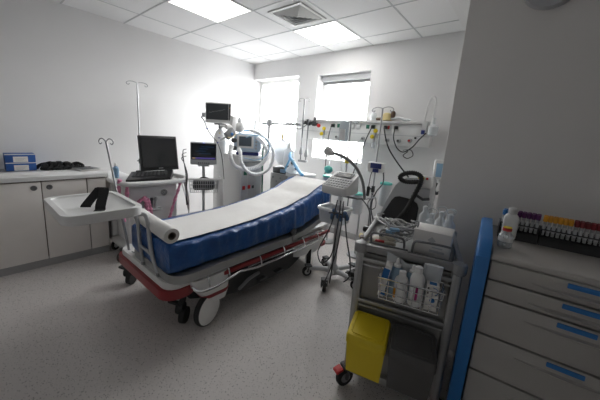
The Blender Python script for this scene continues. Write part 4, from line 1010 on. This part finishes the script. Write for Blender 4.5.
# bins on the front of the trolley
def bin_(x0, x1, m_, name, label, cat='bin'):
    t = thing(name, label, cat, (-.448, 1.655, 0), TRZ)
    xc = (x0+x1)/2; hw = (x1-x0)/2
    yb, yf = -.300, -.485
    b = MB(); P = []
    for z, k in ((.265, .86), (.28, .88), (.47, .97)):
        P.append([V((xc+hw*k*sx, (yb if sy > 0 else yb+(yf-yb)*k), z)) for sx, sy in ((-1, -1), (1, -1), (1, 1), (-1, 1))])
    b.rings(P); fl(b, 'body', m_, t)
    def lz(y): return .520+(.500-.520)*(y-yb)/(yf-yb)
    b = MB(); out = rounded(xc-hw, xc+hw, yf-.012, yb, .018, 4)
    b.rings([[V((x, y, lz(y)-.045)) for x, y in out], [V((x, y, lz(y)-.012)) for x, y in out], [V((xc+(x-xc)*.93, (yf+yb)/2+(y-(yf+yb)/2)*.92, lz(y))) for x, y in out]])
    ld = fl(b, 'lid', m_, t)
    ri = rounded(xc-hw*.78, xc+hw*.78, yf+.012, yb-.02, .02, 4)
    b = MB(); b.tube([V((x, y, lz(y)+.0005)) for x, y in ri], .0025, 6, cyc=True); fl(b, 'lid_rib', m_, ld)
    b = MB(); b.box((xc, yb+.004, .44), (.05, .012, .12), .003); fl(b, 'hanger', DSTEEL, t)
bin_(-.218, -.026, YEL, 'waste_bin', 'yellow lidded waste bin hung on the front of the grey trolley')
bin_(-.016, .190, mat('bin_grey', (.085, .082, .080), .5), 'waste_bin', 'dark grey lidded waste bin beside the yellow one on the trolley front')

# wire basket
wb = thing('wire_basket', 'wire basket of bottles hooked on the trolley front above the bins', 'basket', (-.448, 1.655, 0), TRZ)
bx0, bx1, by0, by1, bz0, bz1 = -.098, .165, -.302, -.402, .682, .797
b = MB()
for z, k in ((bz0, 0), (bz0+.04, .004), (bz0+.08, .008), (bz1, .012)):
    b.tube([(bx0-k, by0, z), (bx1+k, by0, z), (bx1+k, by1-k, z), (bx0-k, by1-k, z)], .0028 if z < bz1 else .004, 6, cyc=True)
for k in range(8):
    x = bx0+(bx1-bx0)*k/7; b.tube([(x, by0, bz0), (x, by1, bz0), (x, by1-.012, bz1)], .0025, 6)
for k in range(4):
    y = by0+(by1-by0)*k/3
    b.tube([(bx0-.012, y, bz1), (bx0, y, bz0), (bx1, y, bz0), (bx1+.012, y, bz1)], .0025, 6)
fl(b, 'wire_frame', CHROME, wb)
b = MB()
for x in (bx0+.03, bx1-.03): b.tube([(x, by0, bz1), (x, by0, .81), (x, by0+.008, .822)], .003, 6)
fl(b, 'hook', CHROME, wb)
def tw(x, y, z): return tl_.matrix_basis @ V((x, y, z))
def bottle(name, x, y, z, r, h, label, m_, cap, nozzle=0, lab=None, group=None):
    t = thing(name, label, 'bottle', tw(x, y, z), TRZ, group)
    b = MB(); b.lathe([(r*.9, 0), (r, .006), (r, h*.68), (r*.86, h*.78), (r*.45, h*.86), (r*.42, h*.88)], (0, 0, 0), n=20); bo = fl(b, 'body', m_, t)
    b = MB()
    if nozzle: b.lathe([(r*.5, h*.86), (r*.5, h*.92), (r*.28, h*.95), (r*.2, h*1.08), (r*.1, h*1.1)], (0, 0, 0), n=14)
    else: b.lathe([(r*.52, h*.86), (r*.52, h), (r*.46, h*1.01)], (0, 0, 0), n=16)
    fl(b, 'cap', cap, t)
    if lab:
        b = MB(); b.rings([[V((math.sin(a)*r*1.01, -math.cos(a)*r*1.01, z_)) for a in [lab[3]+R(10*k) for k in range(-lab[4], lab[4]+1)]] for z_ in (lab[1]*h, lab[2]*h)], caps=False)
        bmesh.ops.delete(b.bm, geom=[f for f in b.bm.faces if f.calc_area() > r*h*.12 and f.calc_area() > 1e9], context='FACES')
        fl(b, 'label', lab[0], bo)
    return t
BB = mat('bottle_blue', (.25, .37, .47), .4)
bottle('spray_bottle', -.035, -.335, .686, .036, .178, 'pale blue squeeze bottle with pointed cap at the back left of the wire basket', BB, WHITE, 1)
bottle('spray_bottle', .04, -.335, .686, .036, .165, 'pale blue squeeze bottle with pointed cap at the back middle of the wire basket', BB, WHITE, 1)
bottle('white_bottle', -.005, -.370, .686, .032, .150, 'white bottle with orange label edge at the front left of the wire basket', WHITE, WHITE, 0, (ORANGE, .1, .45, R(-70), 3))
bottle('white_bottle', .062, -.370, .686, .032, .19, 'tall white bottle with a magenta label strip at the front of the wire basket', WHITE, WHITE, 0, (mat('magenta', (.4, .03, .18), .5), .2, .55, R(5), 1))
# cartons in the basket
t = thing('medicine_carton', 'white and blue carton leaning at the left end of the wire basket', 'box', tw(-.082, -.350, .687), TRZ)
rt = Matrix.Rotation(R(8), 3, 'Y')
b = MB(); b.box((.0, 0, .082), (.030, .075, .165), .001, 1, rt); bo = fl(b, 'box', CARD, t)
b = MB(); b.box((.0165, 0, .092), (.0015, .076, .10), 0, 1, rt); b.box((.002, -.0378, .125), (.030, .0012, .05), 0, 1, rt); b.box((.0, -.0378, .02), (.02, .0012, .02), 0, 1, rt); fl(b, 'blue_print', BLUE, bo)
t = thing('medicine_carton', 'white carton with blue swoosh and round mark at the right end of the wire basket', 'box', tw(.130, -.368, .687), TRZ)
b = MB(); b.box((0, 0, .0625), (.052, .045, .125), .001); bo = fl(b, 'box', CARD, t)
b = MB()
b.tube([(.0+.024*math.cos(R(a)), -.0232, .098+.018*math.sin(R(a))) for a in range(-60, 110, 17)], .005, 6, flat=.15)
b.lathe([(.011, 0), (.011, .0006)], (.004, -.0226, .052), (0, -1, 0), 18)
b.box((0, 0, .1253), (.03, .03, .0006)); fl(b, 'blue_print', BLUE, bo)
b = MB()
for k in range(3): b.box((-.018, -.0228, .085+.012*k), (.006, .0006, .008))
fl(b, 'letters', BLACK, bo)
t = thing('plastic_pouch', 'crumpled clear plastic pouch sticking up behind the bottles in the wire basket', 'bag', tw(.11, -.33, .695), TRZ)
b = MB(); rings = []
for i in range(9):
    z = .0+.19*i/8
    rings.append([V(((.012+.0*z)+math.cos(2*PI*j/14)*(.030+.012*i/8)*(1+.2*noise.noise(V((j, i*.7, 2)))), math.sin(2*PI*j/14)*.014*(1+.5*noise.noise(V((j*.8, i, 5)))), z)) for j in range(14)])
b.rings(rings); fl(b, 'pouch', HAZE, t)
t = thing('plastic_pouch', 'crumpled clear plastic pouch draped behind the two pale blue bottles', 'bag', tw(0, -.318, .74), TRZ)
b = MB(); b.sheet(lambda u, v: V((-.09+.19*u, -.004+.008*noise.noise(V((u*6, v*5, 1))), .155*v*(1-.35*u)+.012*noise.noise(V((u*5, v*4, 7))))), 16, 10, .001); fl(b, 'pouch', HAZE, t)

# things on top of the trolley
zt_ = .866
t = thing('white_carton', 'white cardboard box lying on the trolley top behind the guard rail', 'box', tw(.115, -.095, zt_), TRZ+R(-8))
b = MB(); b.box((0, 0, .066), (.18, .15, .130), .003); bo = fl(b, 'box', CARD, t)
b = MB(); b.box((.03, -.0754, .03), (.07, .0008, .012)); b.box((.03, -.0754, .05), (.05, .0008, .006)); b.box((0, -.0754, .085), (.028, .0008, .028), 0, 1, Matrix.Rotation(R(45), 3, 'Y')); fl(b, 'print', LGREY, bo)
t = thing('cable_heap', 'grey heap of tangled leads piled on the left of the trolley top', 'cables', tw(-.10, -.10, zt_), TRZ)
for q in range(12):
    rnd = random.Random(q+2); pts = []
    cx0, cy0 = rnd.uniform(.0, .085), rnd.uniform(-.06, .05); rr_ = rnd.uniform(.05, .095); ph = rnd.uniform(0, 6)
    for k in range(9):
        a = ph+k*.75; pts.append((cx0+rr_*math.cos(a)*1.1, cy0+rr_*.7*math.sin(a), .012+.125*abs(math.sin(a*.5+q))*(.55+.45*rnd.random())+.006*q*.5))
    b = MB(); b.tube(smooth(pts, 6), .0045 if q % 3 else .006, 6); fl(b, 'lead', (LGREY, OFFW, MGREY)[q % 3], t)
for (x, y, z, m_) in ((.0, -.09, .095, LBLUE), (.02, -.10, .115, LBLUE), (-.15, -.09, .03, BROWN), (-.16, -.06, .03, YELTUBE)):
    b = MB(); b.box((x, y, z), (.05, .022, .018), .006, 2, Matrix.Rotation(x*9, 3, 'Z')); fl(b, 'clip', m_, t)
t = thing('glove_heap', 'crumpled off-white gloves on the left front corner of the trolley top', 'gloves', tw(-.16, -.15, zt_), TRZ)
b = MB(); b.ball((0, 0, .022), .05, 14, (1.1, .8, .42)); b.ball((.045, .03, .025), .04, 12, (1.2, .6, .5)); b.tube(smooth([(.03, -.03, .02), (.07, -.035, .03), (.09, -.03, .02)], 5), .012, 8); fl(b, 'glove', mat('latex', (.62, .56, .46), .6), t)
b = MB(); b.box((.01, -.035, .03), (.05, .02, .012), .004); fl(b, 'cuff', BRED, t)
def ringbottle(x, y, h, label):
    t = thing('saline_bottle', label, 'bottle', tw(x, y, zt_), TRZ, 'clear bottles at the back of the trolley')
    b = MB(); b.lathe([(.026, 0), (.03, .008), (.03, h*.7), (.012, h*.82), (.012, h*.9)], (0, 0, 0), n=16); fl(b, 'body', HAZE, t)
    b = MB(); b.lathe([(.015, h*.88), (.015, h*.97), (.008, h)], (0, 0, 0), n=12); b.tube([(.022*math.cos(a*PI/8), 0, h+.012+.016*math.sin(a*PI/8)) for a in range(16)], .003, 6, cyc=True); fl(b, 'cap', HAZE, t)
for k, (x, y, h, l) in enumerate(((.06, .14, .20, 'leftmost'), (.10, .10, .17, 'second from the left'), (.145, .05, .20, 'third from the left'), (.19, .02, .20, 'nearest the blue cart side'), (.19, .10, .18, 'rearmost'))):
    ringbottle(x, y, h, 'clear ring-capped bottle behind the white trolley box, %s' % l)
cable([tw(-.10, -.08, .95), tw(-.2, .1, .93), tw(-.24, .22, .94), tw(-.2, .3, .93)], .005, LGREY, 'grey lead trailing from the heap over the back left of the trolley')

# ------------------------------------------------------------------ drawer cart
CRZ = R(4.8)
cl = V((-.046, 1.405, 0)); ex, ey = V((math.cos(CRZ), math.sin(CRZ), 0)), V((-math.sin(CRZ), math.cos(CRZ), 0))
cc = cl+ex*.31+ey*.29
dc = thing('drawer_cart', 'grey drawer cart with blue side panel and blue handle strips by the right wall', 'drawer cart', cc, CRZ)
hw, hd = .31, .29
b = MB(); b.box((0, .012, .53), (2*hw-.02, 2*hd-.03, .88), .006); fl(b, 'body', CART, dc)
b = MB(); b.box((0, 0, .985), (2*hw, 2*hd, .028), .010, 3); fl(b, 'top', CARTT, dc)
zs = [.974, .888, .806, .628, .440, .245, .10]
for k in range(6):
    z1, z0 = zs[k]-.004, zs[k+1]+.004
    b = MB(); b.box((0, -hd+.008, (z0+z1)/2), (2*hw-.012, .022, z1-z0), .005); d = fl(b, 'drawer', CART, dc)
    # moulded finger lip that swells towards the middle
    b = MB(); n_ = 14; zc = z1-.052 if z1-z0 > .06 else (z0+z1)/2
    rings = []
    for i in range(n_+1):
        u = i/n_; x = -.16+.32*u; s_ = math.sin(PI*u)**.7; rr_ = .0005+.013*s_
        rings.append([(x, -hd-.003, zc+.004+.002*s_), (x, -hd-.003-rr_, zc+.002*0), (x, -hd-.003, zc-.010*s_-.001)])
    b.rings(rings); fl(b, 'finger_lip', CART, d)
    b = MB(); b.box((-.006, -hd-.006, z1-.018), (.112, .008, .020), .003); fl(b, 'handle', BLUE, d)
def sidepanel(s):
    b = MB()
    prof = [(-hd-.012, .09), (-hd-.028, .12), (-hd-.028, .90), (-hd-.02, .985), (-hd+.03, 1.03), (-hd+.08, 1.045), (hd-.06, 1.045), (hd-.01, 1.02), (hd, .96), (hd, .09)]
    x0, x1 = s*(hw+.001), s*(hw+(.052 if s < 0 else .036))
    b.rings([[V((x0, y, z)) for y, z in prof], [V((x0+(x1-x0)*.75, y, z)) for y, z in prof], [V((x1, y*.985, .55+(z-.55)*.985)) for y, z in prof]])
    fl(b, 'side_panel', BLUE, dc)
sidepanel(-1); sidepanel(1)
b = MB(); b.box((0, 0, .085), (2*hw+.03, 2*hd, .03), .01); fl(b, 'base', DGREY, dc)
for x in (-1, 1):
    for y in (-1, 1):
        caster('wheel', dc.matrix_basis @ V((x*(hw-.04), y*(hd-.06), 0)), .033, dc, CRZ+R(70), w=.018)
def cw(x, y, z=.9995): return dc.matrix_basis @ V((x, y, z))
# white bottle and vial
t = thing('dropper_bottle', 'white plastic bottle with a screw cap on the drawer cart top', 'bottle', cw(-.242, .045), CRZ)
b = MB(); b.rings([[V((x*k, y*k*.8, z)) for x, y in rounded(-.031, .031, -.031, .031, .016, 4)] for z, k in ((0, .94), (.006, 1), (.105, 1), (.120, .8), (.128, .5))]); fl(b, 'body', WHITE, t)
b = MB(); b.lathe([(.016, .124), (.019, .130), (.019, .152), (.015, .157)], (0, 0, 0), n=18); fl(b, 'cap', OFFW, t)
t = thing('glass_vial', 'clear glass vial with a red and yellow cap in front of the white bottle', 'vial', cw(-.262, -.135), CRZ)
b = MB(); b.lathe([(.023, 0), (.028, .006), (.028, .056), (.016, .072), (.016, .079)], (0, 0, 0), n=20); v_ = fl(b, 'glass', clear('vial_glass', (.9, .93, .94), .25, .05), t)
b = MB(); b.lathe([(.0284, .030), (.0284, .048)], (0, 0, 0), n=20); fl(b, 'label', WHITE, v_)
b = MB(); b.lathe([(.018, .078), (.018, .090), (.016, .092)], (0, 0, 0), n=18); c_ = fl(b, 'cap', BRED, t)
b = MB(); b.lathe([(.0165, .092), (.0165, .096)], (0, 0, 0), n=18); fl(b, 'cap_disc', YEL, c_)
RY = .085
def rack(x0, x1, label):
    t = thing('tube_rack', label, 'rack', cw((x0+x1)/2, RY), CRZ, 'black tube racks on the drawer cart')
    L2 = x1-x0
    b = MB(); b.rings([[V((x, y, z)) for y, z in ((-.058, 0), (-.050, .036), (-.040, .045), (.045, .052), (.05, 0))] for x in (-L2/2, L2/2)]); fl(b, 'block', BLACK, t)
    b = MB(); b.box((0, 0, .075), (L2, .085, .005), .001); fl(b, 'upper_plate', DGREY, t)
    for x in (-L2/2+.004, L2/2-.004):
        b = MB(); b.box((x, .0, .06), (.006, .08, .03)); fl(b, 'end_post', BLACK, t)
rack(-.285, -.128, 'black tube rack holding blue and purple capped tubes behind the white bottle')
rack(-.124, .10, 'black tube rack holding orange and red capped tubes on the drawer cart')
def vials(x0, nx, dx, m_, colour, rows=(-.026, .004)):
    first = None
    for r_, y in enumerate(rows):
        for k in range(nx):
            pos = cw(x0+dx*k+(.005 if r_ else 0), RY+y, 1.040)
            lab = '%s blood tube, %s of its colour in the %s row' % (colour, ('leftmost', 'second from left', 'third from left', 'fourth from left', 'fifth from left', 'sixth from left')[k], ('front', 'back')[r_])
            if first is None:
                t = thing('blood_tube', lab, 'blood tube', pos, CRZ, '%s blood tubes' % colour)
                b = MB(); b.lathe([(.003, 0), (.0062, .005), (.0066, .076)], (0, 0, 0), n=10); g_ = fl(b, 'glass', clear('tube_glass', (.80, .82, .83), .4, .08), t)
                b = MB(); b.lathe([(.0069, .022), (.0069, .060)], (0, 0, 0), n=10); fl(b, 'label', LGREY, g_)
                b = MB(); b.lathe([(.0076, .073), (.0090, .076), (.0090, .096), (.0078, .1)], (0, 0, 0), n=12); fl(b, 'cap', m_, t)
                first = t
            else: dup(first, pos, CRZ, lab)
vials(-.272, 3, .0172, BLUE, 'blue-capped')
vials(-.212, 5, .0182, PURPLE, 'purple-capped')
vials(-.113, 6, .0180, ORANGE, 'orange-capped')
vials(-.003, 6, .0180, DRED, 'dark-red-capped')

# wall clock
ck = thing('wall_clock', 'round white wall clock with grey rim at the top of the right wall', 'clock', (-.045, YW, 2.325))
b = MB(); b.lathe([(.13, 0), (.13, .02), (.125, .04), (.112, .042), (.110, .03)], (-.045, YW-.001, 2.325), (0, -1, 0), 40); b.build('rim', LGREY, ck)
b = MB(); b.lathe([(.111, .02), (.111, .028)], (-.045, YW, 2.325), (0, -1, 0), 40); fc = b.build('face', WHITE, ck)
b = MB()
for k in range(60):
    a = 2*PI*k/60; r1 = .104; r0 = .092 if k % 5 == 0 else .098
    d = V((math.sin(a), 0, math.cos(a))); o = V((-.045, YW-.0288, 2.325))
    b.tube([o+d*r0, o+d*r1], .0016 if k % 5 == 0 else .0009, 4)
b.build('tick', DGREY, fc)
b = MB(); o = V((-.045, YW-.031, 2.325)); b.tube([o, o+V((.04, 0, .035))], .003, 6); b.build('hour_hand', BLACK, ck)
b = MB(); b.tube([o, o+V((-.02, 0, .08))], .002, 6); b.build('minute_hand', BLACK, ck)

# ------------------------------------------------------------------ light, camera
w = bpy.data.worlds.new('sky'); SC.world = w; w.use_nodes = True
wt = w.node_tree; bg = wt.nodes['Background']; bg.inputs['Strength'].default_value = 14
gc = wt.nodes.new('ShaderNodeTexCoord'); gs = wt.nodes.new('ShaderNodeSeparateXYZ'); gr = wt.nodes.new('ShaderNodeValToRGB')
wt.links.new(gc.outputs['Generated'], gs.inputs[0]); wt.links.new(gs.outputs['Z'], gr.inputs['Fac']); wt.links.new(gr.outputs['Color'], bg.inputs['Color'])
gr.color_ramp.elements[0].position = 0; gr.color_ramp.elements[0].color = (.20, .197, .195, 1)      # sunlit ground and facades opposite
gr.color_ramp.elements[1].position = .08; gr.color_ramp.elements[1].color = (1, .99, .975, 1)       # bright overcast sky
gm = wt.nodes.new('ShaderNodeMapRange'); gm.inputs['From Min'].default_value = -1; gm.inputs['From Max'].default_value = 1
wt.links.new(gs.outputs['Z'], gm.inputs['Value']); wt.links.new(gm.outputs[0], gr.inputs['Fac'])
gr.color_ramp.elements[0].position = .44; gr.color_ramp.elements[1].position = .54
for (x0, x1, z0, z1) in (W1, W2):
    a = bpy.data.lights.new('sky_portal', 'AREA'); a.shape = 'RECTANGLE'; a.size = x1-x0; a.size_y = z1-z0
    a.cycles.is_portal = True
    o = bpy.data.objects.new('sky_portal', a); COL.objects.link(o)
    o.location = ((x0+x1)/2, YB+.26, (z0+z1)/2); o.rotation_euler = (R(-90), 0, 0)

F, YAW, PIT, ROLL = 275.32, -.6862, .1876, .0671
f = V((math.sin(YAW)*math.cos(PIT), math.cos(YAW)*math.cos(PIT), -math.sin(PIT)))
r = V((math.cos(YAW), -math.sin(YAW), 0)); u = r.cross(f)
r2 = r*math.cos(ROLL)+u*math.sin(ROLL); u2 = -r*math.sin(ROLL)+u*math.cos(ROLL)
cam = bpy.data.cameras.new('camera'); co = bpy.data.objects.new('camera', cam); COL.objects.link(co)
M = Matrix((r2, u2, -f)).transposed().to_4x4(); M.translation = (0, 0, 1.445)
co.matrix_world = M
cam.sensor_width = 36; cam.lens = F/600*36; cam.clip_start = .02
cam.shift_x = (300-295.7)/600; cam.shift_y = -(200-187.2)/600
SC.camera = co
SC.view_settings.view_transform = 'Standard'; SC.view_settings.look = 'None'
SC.view_settings.gamma = 1; SC.view_settings.exposure = 1.06
